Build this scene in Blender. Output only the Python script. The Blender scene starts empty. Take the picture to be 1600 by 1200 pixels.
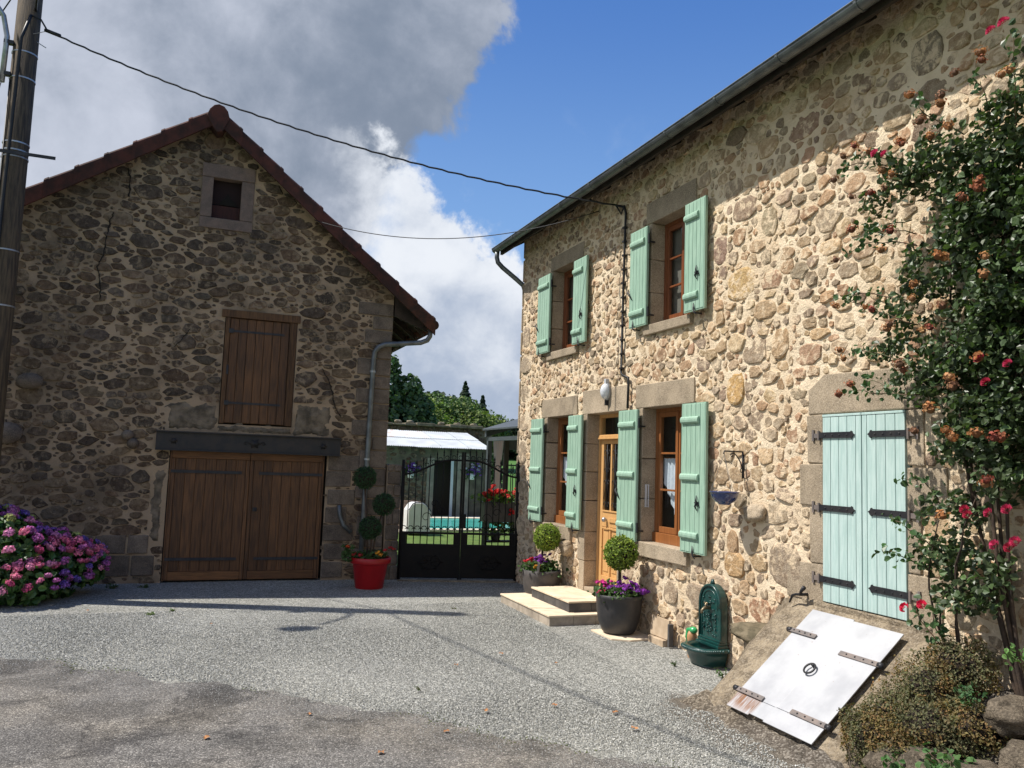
import bpy, math, random
import numpy as np
from mathutils import Vector, Matrix, noise

sc = bpy.context.scene
COL = sc.collection
R = math.radians
rnd = random.Random(7)

# ------------------------------------------------------------------ camera, sky, sun, exposure
cam_d = bpy.data.cameras.new('camera')
cam = bpy.data.objects.new('camera', cam_d)
COL.objects.link(cam)
cam_d.sensor_width = 36.0
cam_d.lens = 36.0 * 1268.0 / 1600.0
cam_d.clip_start = 0.05
cam_d.clip_end = 3000
fw = Vector((0.35719561, 0.92894048, 0.09736979)).normalized()
rt = Vector((0.93154339, -0.36190493, 0.0353799)).normalized()
up = rt.cross(fw).normalized()
rt = fw.cross(up).normalized()
cam.matrix_world = Matrix(((rt.x, up.x, -fw.x, 0), (rt.y, up.y, -fw.y, 0), (rt.z, up.z, -fw.z, 2.0), (0, 0, 0, 1)))
sc.camera = cam

SUN_TO = Vector((-1.0, 0.38, 1.62)).normalized()       # towards the sun
SUN_EL = math.asin(SUN_TO.z)
SUN_AZ = math.atan2(SUN_TO.x, SUN_TO.y)
SUN_STRENGTH = 5.0
SKY_STRENGTH = 0.10
sc.view_settings.view_transform = 'Standard'
sc.view_settings.look = 'None'
sc.view_settings.gamma = 1
sc.view_settings.exposure = 0.35
sc.view_settings.use_curve_mapping = False

sun_d = bpy.data.lights.new('sun', 'SUN')
sun_d.energy = SUN_STRENGTH
sun_d.angle = R(0.55)
sun_d.color = (1.0, 0.95, 0.87)
sun = bpy.data.objects.new('sun', sun_d)
COL.objects.link(sun)
sun.rotation_euler = SUN_TO.to_track_quat('Z', 'Y').to_euler()
sun.location = (-30, 10, 50)


class NT:
    """tiny node-tree writer"""
    def __init__(s, tree):
        s.t = tree
        tree.nodes.clear()

    def n(s, kind, props=None, **inputs):
        nd = s.t.nodes.new(kind)
        for k, v in (props or {}).items():
            setattr(nd, k, v)
        for k, v in inputs.items():
            key = int(k[1:]) if k[0] == 'i' and k[1:].isdigit() else k.replace('_', ' ')
            s.set(nd, key, v)
        return nd

    def set(s, nd, key, v):
        sock = nd.inputs[key]
        if isinstance(v, bpy.types.NodeSocket):
            s.t.links.new(v, sock)
        elif isinstance(v, bpy.types.Node):
            s.t.links.new(v.outputs[0], sock)
        else:
            if isinstance(v, (tuple, list)) and len(v) == 3 and sock.type == 'RGBA':
                v = tuple(v) + (1,)
            sock.default_value = v

    def math(s, op, a, b=0.0, c=None, clamp=False):
        nd = s.n('ShaderNodeMath', {'operation': op, 'use_clamp': clamp}, i0=a, i1=b)
        if c is not None:
            s.set(nd, 2, c)
        return nd.outputs[0]

    def mix(s, f, a, b, mode='MIX'):
        nd = s.t.nodes.new('ShaderNodeMix')
        nd.data_type = 'RGBA'
        nd.blend_type = mode
        s.set(nd, 0, f)
        s.set(nd, 6, a)
        s.set(nd, 7, b)
        return nd.outputs[2]

    def ramp(s, f, lo, hi, smooth=True):
        nd = s.n('ShaderNodeMapRange', {'interpolation_type': 'SMOOTHSTEP' if smooth else 'LINEAR'}, Value=f)
        s.set(nd, 1, lo)
        s.set(nd, 2, hi)
        return nd.outputs[0]

    def noise(s, vec, scale, detail=5, rough=0.55, dist=0.0):
        nd = s.n('ShaderNodeTexNoise', None, Vector=vec, Scale=scale, Detail=detail, Roughness=rough, Distortion=dist)
        return nd.outputs[0]


# ---- the sky: physical sky with cumulus over the yard, laid out by true compass direction and height
world = bpy.data.worlds.new('World')
sc.world = world
world.use_nodes = True
w = NT(world.node_tree)
tc = w.n('ShaderNodeTexCoord')
sky = w.n('ShaderNodeTexSky', {'sky_type': 'NISHITA', 'sun_disc': False, 'sun_elevation': SUN_EL,
                               'sun_rotation': SUN_AZ, 'air_density': 1.0, 'dust_density': 0.6, 'ozone_density': 2.2})
sep = w.n('ShaderNodeSeparateXYZ', None, Vector=tc.outputs['Generated'])
X_, Y_, Z_ = sep.outputs
az = w.math('MULTIPLY', w.math('ARCTAN2', X_, Y_), 57.2958)
el = w.math('MULTIPLY', w.math('ARCSINE', Z_), 57.2958)
n1 = w.noise(tc.outputs['Generated'], 5.0, 8, 0.55, 0.3)
n2 = w.noise(tc.outputs['Generated'], 13.0, 10, 0.62, 0.2)
n3 = w.noise(tc.outputs['Generated'], 2.4, 5, 0.5, 0.0)
nc = w.math('ADD', w.math('MULTIPLY', w.math('SUBTRACT', n1, 0.5), 13.0), w.math('MULTIPLY', w.math('SUBTRACT', n2, 0.5), 9.0))
azb = w.math('ADD', 11.6, w.math('MULTIPLY', w.math('SUBTRACT', el, 17.0), 0.53))
dL = w.math('ADD', w.math('SUBTRACT', azb, az), nc)
mL = w.ramp(dL, -0.8, 1.2)
mL = w.math('MULTIPLY', mL, w.ramp(w.math('ADD', el, w.math('MULTIPLY', nc, 1.5)), 56.0, 42.0))
elb = w.math('MAXIMUM', w.math('SUBTRACT', 21.0, w.math('MULTIPLY', w.math('MAXIMUM', w.math('SUBTRACT', az, 13.5), 0.0), 1.05)), 8.0)
dC = w.math('ADD', w.math('SUBTRACT', elb, el), w.math('MULTIPLY', nc, 1.15))
mC = w.ramp(dC, -0.5, 1.2)
# grey belly of the big cloud
ddx = w.math('DIVIDE', w.math('SUBTRACT', az, 11.0), 13.0)
ddy = w.math('DIVIDE', w.math('SUBTRACT', el, 25.5), 9.0)
dist = w.math('SQRT', w.math('ADD', w.math('MULTIPLY', ddx, ddx), w.math('MULTIPLY', ddy, ddy)))
belly = w.math('ADD', w.ramp(dist, 0.10, 2.2), w.math('ADD', w.math('MULTIPLY', w.math('SUBTRACT', n1, 0.5), 1.5), w.math('MULTIPLY', w.math('SUBTRACT', n2, 0.5), .9)))
greyc = w.mix(w.ramp(belly, 0.0, 1.05), (1.75, 2.15, 2.85), (4.7, 5.05, 5.9))
# white cumulus, blue-grey undersides
cu = w.math('ADD', w.math('MULTIPLY', w.ramp(el, 4.0, 16.0), 0.6), w.math('ADD', w.math('MULTIPLY', w.math('SUBTRACT', n1, 0.38), 1.8), w.math('MULTIPLY', w.math('SUBTRACT', n2, 0.5), 1.2)))
whitec = w.mix(w.ramp(cu, 0.05, 0.95), (3.2, 3.8, 4.9), (6.7, 7.0, 7.5))
blue = w.mix(0.72, sky.outputs[0], (0.46, 1.62, 5.0))
blue = w.mix(w.ramp(el, 34.0, 6.0), blue, (2.1, 3.8, 6.6))
wisp = w.math('MULTIPLY', w.ramp(n2, 0.56, 0.8), w.math('MULTIPLY', w.ramp(el, 27.0, 12.0), 0.5))
base = w.mix(wisp, blue, (5.6, 6.1, 6.8))
c1 = w.mix(mL, base, greyc)
isC = w.math('MULTIPLY', mC, w.ramp(w.math('ADD', az, w.math('MULTIPLY', nc, 0.6)), 8.0, 12.5))
c2 = w.mix(isC, c1, whitec)
bg = w.n('ShaderNodeBackground', None, Color=c2, Strength=SKY_STRENGTH)
wo = w.n('ShaderNodeOutputWorld')
w.t.links.new(bg.outputs[0], wo.inputs[0])


# ------------------------------------------------------------------ helpers
class MB:
    """collects shapes, links them as one mesh object"""
    def __init__(s):
        s.v, s.f, s.c = [], [], []
        s.cur = None

    def add(s, vs, fs):
        o = len(s.v)
        s.v += [tuple(p) for p in vs]
        if s.cur is not None:
            s.c += [s.cur] * len(vs)
        s.f += [tuple(i + o for i in f) for f in fs]
        return s

    def box(s, x0, x1, y0, y1, z0, z1, rot=None, org=None):
        vs = [Vector((x, y, z)) for x in (x0, x1) for y in (y0, y1) for z in (z0, z1)]
        if rot is not None:
            o = Vector(org) if org is not None else Vector(((x0+x1)/2, (y0+y1)/2, (z0+z1)/2))
            vs = [rot @ (p - o) + o for p in vs]
        return s.add(vs, [(0, 1, 3, 2), (4, 6, 7, 5), (0, 4, 5, 1), (2, 3, 7, 6), (0, 2, 6, 4), (1, 5, 7, 3)])

    def tube(s, pts, r, n=8, cap=True):
        pts = [Vector(p) for p in pts]
        rs = r if isinstance(r, (list, tuple)) else [r] * len(pts)
        vs, fs = [], []
        ref = None
        for i, p in enumerate(pts):
            d = (pts[min(i+1, len(pts)-1)] - pts[max(i-1, 0)])
            d = d.normalized() if d.length > 1e-9 else Vector((0, 0, 1))
            if ref is None:
                ref = Vector((0, 0, 1)) if abs(d.z) < 0.9 else Vector((1, 0, 0))
            a = d.cross(ref)
            if a.length < 1e-6:
                a = d.orthogonal()
            a.normalize()
            b = a.cross(d).normalized()
            ref = b if b.length > 0 else ref
            for k in range(n):
                t = 2*math.pi*k/n
                vs.append(p + (a*math.cos(t) + b*math.sin(t)) * rs[i])
        for i in range(len(pts)-1):
            for k in range(n):
                fs.append((i*n+k, i*n+(k+1) % n, (i+1)*n+(k+1) % n, (i+1)*n+k))
        if cap:
            fs.append(tuple(range(n-1, -1, -1)))
            fs.append(tuple((len(pts)-1)*n + k for k in range(n)))
        return s.add(vs, fs)

    def lathe(s, prof, c, n=24, sx=1.0, sy=1.0):
        vs, fs = [], []
        for (r, z) in prof:
            for k in range(n):
                t = 2*math.pi*k/n
                vs.append((c[0]+r*math.cos(t)*sx, c[1]+r*math.sin(t)*sy, c[2]+z))
        for i in range(len(prof)-1):
            for k in range(n):
                fs.append((i*n+k, i*n+(k+1) % n, (i+1)*n+(k+1) % n, (i+1)*n+k))
        return s.add(vs, fs)

    def prism(s, poly, a, b, axis='x'):
        """poly of 2d points extruded from a to b along the axis; poly gives the other two coords in order"""
        def mk(p, t):
            return {'x': (t, p[0], p[1]), 'y': (p[0], t, p[1]), 'z': (p[0], p[1], t)}[axis]
        n = len(poly)
        vs = [mk(p, a) for p in poly] + [mk(p, b) for p in poly]
        fs = [tuple(range(n-1, -1, -1)), tuple(range(n, 2*n))]
        fs += [(i, (i+1) % n, n+(i+1) % n, n+i) for i in range(n)]
        return s.add(vs, fs)

    def ball(s, c, r, n=10, m=7, sx=1, sy=1, sz=1):
        prof = [(max(1e-4, r*math.sin(math.pi*i/m)), -r*math.cos(math.pi*i/m)) for i in range(m+1)]
        vs, fs = [], []
        for (q, z) in prof:
            for k in range(n):
                t = 2*math.pi*k/n
                vs.append((c[0]+q*math.cos(t)*sx, c[1]+q*math.sin(t)*sy, c[2]+z*sz))
        for i in range(m):
            for k in range(n):
                fs.append((i*n+k, i*n+(k+1) % n, (i+1)*n+(k+1) % n, (i+1)*n+k))
        return s.add(vs, fs)

    def mesh(s, name, m=None, smooth=False):
        me = bpy.data.meshes.new(name)
        me.from_pydata(s.v, [], s.f)
        if s.c and len(s.c) == len(s.v):
            at = me.color_attributes.new('col', 'FLOAT_COLOR', 'POINT')
            at.data.foreach_set('color', np.array([(c[0], c[1], c[2], 1.0) for c in s.c], dtype=np.float32).ravel())
        if m:
            me.materials.append(m)
        if smooth:
            me.polygons.foreach_set('use_smooth', [True]*len(me.polygons))
        me.update()
        return me

    def obj(s, name, m=None, parent=None, smooth=False, bevel=0.0, **tags):
        o = bpy.data.objects.new(name, s.mesh(name, m, smooth))
        return place(o, parent, bevel, **tags)


def place(o, parent=None, bevel=0.0, label=None, cat=None, group=None, kind=None):
    COL.objects.link(o)
    if parent is not None:
        o.parent = parent
        o.matrix_parent_inverse = parent.matrix_world.inverted() if parent.type != 'EMPTY' else Matrix.Translation(-parent.location)
    if bevel > 0:
        b = o.modifiers.new('edge', 'BEVEL')
        b.width = bevel
        b.segments = 2
        b.limit_method = 'ANGLE'
        b.angle_limit = R(40)
    if label: o['label'] = label
    if cat: o['category'] = cat
    if group: o['group'] = group
    if kind: o['kind'] = kind
    return o


def thing(name, loc, label, cat, group=None):
    o = bpy.data.objects.new(name, None)
    o.empty_display_size = 0.2
    o.location = loc
    COL.objects.link(o)
    o['label'] = label
    o['category'] = cat
    if group: o['group'] = group
    return o


def npmesh(name, verts, faces, m, cols=None, smooth=False):
    me = bpy.data.meshes.new(name)
    me.from_pydata(verts.tolist(), [], faces.tolist())
    if cols is not None:
        at = me.color_attributes.new('col', 'FLOAT_COLOR', 'POINT')
        c4 = np.ones((len(verts), 4), dtype=np.float32)
        c4[:, :3] = cols
        at.data.foreach_set('color', c4.ravel())
    if m: me.materials.append(m)
    if smooth:
        me.polygons.foreach_set('use_smooth', [True]*len(me.polygons))
    me.update()
    return me


# ------------------------------------------------------------------ materials
def mat(name, col=(.5, .5, .5), col2=None, nscale=3.0, rough=.8, bump=.0, bscale=40.0, bdist=.01, attr=False, metallic=0.0,
        spec=.4, stretch=None, speck=None, objcol=False, rnd_v=0.0, trans=0.0, sub=None, coat=0.0, nlo=.35, nhi=.65, detail=6, smear=None):
    m = bpy.data.materials.new(name)
    m.use_nodes = True
    t = NT(m.node_tree)
    out = t.n('ShaderNodeOutputMaterial')
    b = t.n('ShaderNodeBsdfPrincipled')
    geo = t.n('ShaderNodeNewGeometry')
    vec = geo.outputs['Position']
    if stretch:
        mp = t.n('ShaderNodeMapping', None, Vector=vec)
        mp.inputs['Scale'].default_value = stretch
        vec = mp.outputs[0]
    c = None
    if attr:
        a = t.n('ShaderNodeVertexColor', {'layer_name': 'col'})
        c = a.outputs[0]
    elif objcol:
        oi = t.n('ShaderNodeObjectInfo')
        c = oi.outputs['Color']
        if attr is None:
            pass
    if c is None:
        c = t.n('ShaderNodeRGB')
        c.outputs[0].default_value = (*col, 1)
        c = c.outputs[0]
    if col2 is not None:
        f = t.ramp(t.noise(vec, nscale, detail, .6), nlo, nhi)
        if attr or objcol:
            c = t.mix(f, c, t.mix(1.0, c, col2, 'MULTIPLY'))
        else:
            c = t.mix(f, c, (*col2, 1))
    if speck:
        sscale, samt, scol = speck
        v = t.n('ShaderNodeTexVoronoi', None, Vector=geo.outputs['Position'], Scale=sscale)
        sp = t.n('ShaderNodeSeparateColor', None, Color=v.outputs['Color'])
        c = t.mix(t.math('MULTIPLY', t.ramp(sp.outputs[0], .55, .9), samt), c, (*scol, 1))
        c = t.mix(t.math('MULTIPLY', t.ramp(sp.outputs[1], .6, .9), samt), c, t.mix(1.0, c, (.35, .35, .37, 1), 'MULTIPLY'))
    if rnd_v > 0:
        oi = t.n('ShaderNodeObjectInfo')
        k = t.math('ADD', 1.0 - rnd_v, t.math('MULTIPLY', oi.outputs['Random'], 2*rnd_v))
        kk = t.n('ShaderNodeCombineColor', None, Red=k, Green=k, Blue=k)
        c = t.mix(1.0, c, kk.outputs[0], 'MULTIPLY')
    if smear:
        nn_s = t.math('ADD', t.noise(geo.outputs['Position'], smear[0], 6, .7, .5), t.math('MULTIPLY', t.noise(geo.outputs['Position'], smear[0]*.22, 3, .5), .5))
        c = t.mix(t.math('MULTIPLY', t.ramp(nn_s, smear[2], smear[2]+.14), smear[3]), c, (*smear[1], 1))
    t.set(b, 'Base Color', c)
    b.inputs['Roughness'].default_value = rough
    b.inputs['Metallic'].default_value = metallic
    b.inputs['Specular IOR Level'].default_value = spec
    b.inputs['Coat Weight'].default_value = coat
    if trans:
        b.inputs['Transmission Weight'].default_value = trans
    if sub:
        b.inputs['Subsurface Weight'].default_value = sub
    if bump > 0:
        h = t.noise(vec, bscale, 6, .65)
        bp = t.n('ShaderNodeBump', None, Strength=bump, Distance=bdist, Height=h)
        t.t.links.new(bp.outputs[0], b.inputs['Normal'])
    t.t.links.new(b.outputs[0], out.inputs[0])
    return m


def leafmat(name, gloss=.35, transl=.25, col2=(.6, .7, .5), objcol=False):
    m = bpy.data.materials.new(name)
    m.use_nodes = True
    t = NT(m.node_tree)
    out = t.n('ShaderNodeOutputMaterial')
    if objcol:
        c = t.n('ShaderNodeObjectInfo').outputs['Color']
        a = t.n('ShaderNodeVertexColor', {'layer_name': 'col'}).outputs[0]
        c = t.mix(1.0, c, a, 'MULTIPLY')
    else:
        c = t.n('ShaderNodeVertexColor', {'layer_name': 'col'}).outputs[0]
    b = t.n('ShaderNodeBsdfPrincipled', None, Base_Color=c, Roughness=gloss)
    b.inputs['Specular IOR Level'].default_value = .45
    tr = t.n('ShaderNodeBsdfTranslucent', None, Color=t.mix(1.0, c, (1.25, 1.5, .6, 1) if not objcol else (1.1, 1.0, 1.0, 1), 'MULTIPLY'))
    mx = t.n('ShaderNodeMixShader', None, i0=transl, i1=b.outputs[0], i2=tr.outputs[0])
    t.t.links.new(mx.outputs[0], out.inputs[0])
    return m


def glassmat(name, tint=(.9, .95, .95), refl=(.9, .9, .9)):
    m = bpy.data.materials.new(name)
    m.use_nodes = True
    t = NT(m.node_tree)
    out = t.n('ShaderNodeOutputMaterial')
    tr = t.n('ShaderNodeBsdfTransparent', None, Color=(*tint, 1))
    gl = t.n('ShaderNodeBsdfGlossy', None, Color=(*refl, 1), Roughness=.02)
    lw = t.n('ShaderNodeLayerWeight', None, Blend=.5)
    fr = t.math('ADD', .045, t.math('MULTIPLY', t.math('POWER', lw.outputs[1], 5.0), .9), clamp=True)
    mx = t.n('ShaderNodeMixShader', None, i0=fr, i1=tr.outputs[0], i2=gl.outputs[0])
    t.t.links.new(mx.outputs[0], out.inputs[0])
    return m


def groundmat(name, cols, scale, rough=.9, big=None, bstr=.7, bdist=.008, stain=None, moss=None):
    """small stones as cells, each with its own grey, with raised relief"""
    m = bpy.data.materials.new(name)
    m.use_nodes = True
    t = NT(m.node_tree)
    out = t.n('ShaderNodeOutputMaterial')
    geo = t.n('ShaderNodeNewGeometry')
    p = geo.outputs['Position']
    v = t.n('ShaderNodeTexVoronoi', None, Vector=p, Scale=scale)
    sp = t.n('ShaderNodeSeparateColor', None, Color=v.outputs['Color'])
    cr = t.n('ShaderNodeValToRGB', None, Fac=sp.outputs[0])
    e = cr.color_ramp.elements
    for i, (pos, c) in enumerate(cols):
        el_ = e[i] if i < 2 else e.new(pos)
        el_.position = pos
        el_.color = (*c, 1)
    c = cr.outputs[0]
    v2 = t.n('ShaderNodeTexVoronoi', None, Vector=p, Scale=scale*2.3)
    gap = t.ramp(v.outputs['Distance'], .5, .85)
    c = t.mix(t.math('MULTIPLY', gap, .45), c, t.mix(1.0, c, (.3, .3, .3, 1), 'MULTIPLY'))
    if big:
        f = t.ramp(t.noise(p, big[0], 7, .62, .4), .42, .62)
        c = t.mix(f, c, t.mix(1.0, c, (*big[1], 1), 'MULTIPLY'))
        f = t.ramp(t.noise(p, big[0]*.37, 4, .5), .4, .65)
        c = t.mix(f, c, t.mix(1.0, c, (*big[2], 1), 'MULTIPLY'))
    if stain:
        f = t.math('MULTIPLY', t.ramp(t.noise(p, stain[0], 5, .7, .6), stain[2], stain[2]+.07), stain[3])
        c = t.mix(f, c, t.mix(1.0, c, (*stain[1], 1), 'MULTIPLY'))
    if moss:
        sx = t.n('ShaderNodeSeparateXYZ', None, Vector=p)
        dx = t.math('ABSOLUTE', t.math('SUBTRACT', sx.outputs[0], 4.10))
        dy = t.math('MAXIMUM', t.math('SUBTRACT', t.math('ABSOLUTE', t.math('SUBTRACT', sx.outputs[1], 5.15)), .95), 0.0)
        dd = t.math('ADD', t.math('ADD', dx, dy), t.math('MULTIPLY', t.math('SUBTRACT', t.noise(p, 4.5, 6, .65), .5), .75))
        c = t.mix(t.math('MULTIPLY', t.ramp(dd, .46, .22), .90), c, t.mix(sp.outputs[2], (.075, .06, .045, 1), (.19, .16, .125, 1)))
    b = t.n('ShaderNodeBsdfPrincipled', None, Base_Color=c, Roughness=rough)
    b.inputs['Specular IOR Level'].default_value = .3
    h = t.math('SUBTRACT', t.math('MULTIPLY', v2.outputs['Distance'], -.4), v.outputs['Distance'])
    h = t.math('ADD', h, t.math('MULTIPLY', sp.outputs[1], .6))
    bp = t.n('ShaderNodeBump', None, Strength=bstr, Distance=bdist, Height=h)
    t.t.links.new(bp.outputs[0], b.inputs['Normal'])
    t.t.links.new(b.outputs[0], out.inputs[0])
    return m


M = {}
M['mortar_house'] = mat('lime_mortar_warm', (.80, .665, .485), (.68, .54, .375), 2.2, .95, 1.0, 42, .022, spec=.15)
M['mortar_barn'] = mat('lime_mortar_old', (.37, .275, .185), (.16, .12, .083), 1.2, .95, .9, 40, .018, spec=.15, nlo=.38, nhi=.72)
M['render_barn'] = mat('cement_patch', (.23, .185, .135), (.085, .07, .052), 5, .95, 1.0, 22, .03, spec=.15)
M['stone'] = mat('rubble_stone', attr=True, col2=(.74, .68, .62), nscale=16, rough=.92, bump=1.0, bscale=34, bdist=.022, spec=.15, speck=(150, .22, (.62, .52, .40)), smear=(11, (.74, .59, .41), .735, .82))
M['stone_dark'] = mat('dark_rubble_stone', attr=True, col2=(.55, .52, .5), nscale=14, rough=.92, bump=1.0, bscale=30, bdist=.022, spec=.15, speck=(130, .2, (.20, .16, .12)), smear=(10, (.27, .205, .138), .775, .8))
M['granite'] = mat('cut_granite', (.40, .32, .225), (.27, .215, .15), 3.5, .88, .5, 60, .008, speck=(190, .6, (.60, .50, .38)), rnd_v=.12, spec=.2)
M['granite_dark'] = mat('old_granite', (.17, .135, .105), (.10, .08, .065), 5, .92, .7, 40, .012, speck=(120, .4, (.26, .21, .16)), rnd_v=.18, spec=.2)
M['granite_pink'] = mat('grey_pink_granite', (.19, .135, .11), (.13, .10, .085), 7, .9, .4, 60, .006, speck=(150, .3, (.25, .2, .17)), spec=.2)
M['green_paint'] = mat('sage_green_paint', (.34, .495, .385), (.255, .40, .305), 6, .5, .12, 120, .002, stretch=(8, 8, .7), spec=.4, rnd_v=.03)
M['aqua_paint'] = mat('pale_aqua_paint', (.48, .61, .58), (.38, .52, .49), 6, .5, .12, 90, .002, stretch=(8, 8, .7), spec=.4, rnd_v=.03)
M['iron'] = mat('black_iron', (.018, .019, .024), (.035, .033, .035), 12, .5, .3, 80, .002, metallic=.3, spec=.5)
M['gate_iron'] = mat('gate_black_paint', (.006, .0055, .0055), (.010, .008, .007), 10, .6, .2, 80, .002, spec=.2)
M['grey_iron'] = mat('grey_painted_iron', (.13, .115, .11), (.20, .16, .14), 10, .6, .4, 60, .003, spec=.4)
M['steel_beam'] = mat('painted_steel_beam', (.020, .020, .021), (.034, .028, .025), 9, .6, .2, 60, .002, spec=.4)
M['oak'] = mat('stained_oak', (.135, .060, .022), (.06, .028, .012), 5, .55, .5, 30, .004, stretch=(9, 9, .55), rnd_v=.22, spec=.35)
M['oak_rail'] = mat('stained_oak_rail', (.185, .082, .028), (.10, .044, .016), 5, .55, .4, 30, .004, stretch=(.8, 9, 9), rnd_v=.15, spec=.35)
M['oak_weathered'] = mat('weathered_oak', (.135, .072, .034), (.062, .034, .019), 5, .75, .7, 30, .006, stretch=(9, 9, .55), rnd_v=.22, spec=.25)
M['window_wood'] = mat('varnished_window_wood', (.30, .115, .036), (.22, .08, .026), 5, .35, .2, 40, .002, stretch=(9, 9, .6), spec=.5)
M['window_red'] = mat('red_brown_window_wood', (.23, .075, .026), (.16, .05, .02), 5, .38, .2, 40, .002, stretch=(9, 9, .6), spec=.5)
M['door_wood'] = mat('honey_door_wood', (.64, .37, .15), (.54, .30, .115), 5, .42, .2, 40, .002, stretch=(9, 9, .6), spec=.45)
M['glass'] = glassmat('window_glass')
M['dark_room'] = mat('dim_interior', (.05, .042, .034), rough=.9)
M['room_grey'] = mat('grey_glass_backing', (.16, .14, .12), rough=.9)
M['curtain'] = mat('white_lace', (.62, .64, .70), (.52, .55, .62), 25, .9, .3, 120, .003)
M['tile'] = mat('terracotta_roof_tile', (.085, .029, .021), (.038, .019, .015), 5, .85, .6, 40, .006, rnd_v=.16, spec=.3)
M['tile_brown'] = mat('lichened_roof_tile', (.085, .034, .022), (.036, .023, .017), 6, .85, .6, 40, .006, spec=.2)
M['slate'] = mat('roof_slate', (.075, .075, .08), (.045, .045, .05), 6, .6, .4, 40, .006, spec=.4)
M['zinc'] = mat('zinc', (.17, .185, .19), (.10, .11, .115), 5, .42, .15, 50, .002, metallic=.55, spec=.5)
M['old_timber'] = mat('dark_eave_timber', (.045, .032, .024), (.02, .015, .012), 6, .85, .5, 30, .006)
M['concrete'] = mat('rough_concrete', (.37, .30, .21), (.17, .135, .095), 5.5, .95, 1.0, 20, .05, spec=.12, speck=(75, .45, (.46, .39, .30)), nlo=.38, nhi=.66)
M['white_metal'] = mat('white_painted_sheet', (.56, .57, .59), (.48, .49, .51), 2.5, .45, .1, 30, .002, spec=.4)
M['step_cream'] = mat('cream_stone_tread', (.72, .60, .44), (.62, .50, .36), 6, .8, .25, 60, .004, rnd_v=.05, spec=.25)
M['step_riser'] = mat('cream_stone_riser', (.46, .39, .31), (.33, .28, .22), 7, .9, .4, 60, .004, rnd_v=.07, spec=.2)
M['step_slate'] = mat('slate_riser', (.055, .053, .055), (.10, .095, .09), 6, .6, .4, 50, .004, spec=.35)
M['red_plastic'] = mat('red_plastic', (.34, .006, .010), (.28, .005, .008), 6, .4, .05, 60, .001, spec=.45)
M['black_pot'] = mat('charcoal_glazed_clay', (.030, .030, .033), (.048, .045, .045), 7, .5, .15, 60, .002, spec=.45)
M['grey_pot'] = mat('grey_clay_pot', (.06, .056, .055), (.095, .085, .08), 8, .65, .2, 60, .003, spec=.35)
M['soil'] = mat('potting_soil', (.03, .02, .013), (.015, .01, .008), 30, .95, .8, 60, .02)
M['fountain'] = mat('dark_green_cast_iron', (.006, .055, .048), (.004, .035, .032), 9, .30, .25, 70, .003, spec=.6, coat=.3)
M['pole'] = mat('weathered_pole_wood', (.115, .085, .055), (.05, .04, .032), 7, .85, .8, 18, .01, stretch=(6, 6, .5), spec=.2)
M['cable'] = mat('black_cable', (.012, .012, .013), rough=.5)
M['wire'] = mat('grey_wire', (.2, .19, .18), rough=.5)
M['galv'] = mat('galvanised_steel', (.42, .44, .46), (.30, .31, .33), 14, .38, .1, 60, .002, metallic=.7)
M['blue_enamel'] = mat('blue_enamel', (.006, .024, .12), (.008, .03, .15), 8, .14, 0, spec=.7, coat=.7)
M['terracotta'] = mat('pale_terracotta', (.50, .39, .27), (.40, .30, .2), 8, .85, .3, 50, .004)
M['bark'] = mat('bark', (.075, .05, .035), (.035, .025, .02), 15, .9, .6, 60, .006)
M['leaf'] = leafmat('glossy_leaf', .42, .20)
M['leaf_matt'] = leafmat('matt_leaf', .7, .22)
M['petal'] = leafmat('petal', .7, .3, objcol=True)
M['white_plastic'] = mat('white_cover', (.72, .72, .72), (.62, .61, .6), 3, .5, .05, 30, .002)
M['gazebo'] = mat('grey_powder_coat', (.045, .055, .062), (.06, .07, .078), 6, .5, 0, spec=.4)
M['fabric'] = bpy.data.materials.new('beige_curtain_cloth')
M['fabric'].use_nodes = True
t = NT(M['fabric'].node_tree)
o_ = t.n('ShaderNodeOutputMaterial')
mx_ = t.n('ShaderNodeMixShader', None, i0=.6, i1=t.n('ShaderNodeBsdfDiffuse', None, Color=(.66, .48, .42)).outputs[0], i2=t.n('ShaderNodeBsdfTranslucent', None, Color=(.80, .60, .53)).outputs[0])
t.t.links.new(mx_.outputs[0], o_.inputs[0])
M['water'] = mat('pool_water', (.06, .40, .34), (.10, .50, .43), 1.6, .12, .25, 7, .02, spec=.5)
M['coping'] = mat('pool_coping', (.70, .61, .47), (.60, .52, .40), 5, .8, .2, 40, .003, spec=.2)
M['shed_roof'] = mat('white_corrugated_sheet', (.46, .50, .54), (.36, .385, .41), 1.6, .42, .05, 30, .002, spec=.4)
M['rust_roof'] = mat('rusting_corrugated_sheet', (.46, .50, .54), (.42, .27, .2), 3.5, .5, .05, 30, .002, nlo=.5, nhi=.7)
M['plaster_old'] = mat('stained_lime_plaster', (.16, .14, .10), (.085, .075, .055), 2.2, .95, .7, 14, .02, spec=.15)
M['pink_board'] = mat('pinkish_boards', (.50, .34, .27), (.42, .28, .22), 4, .8, .2, 30, .003, rnd_v=.08)

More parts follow.
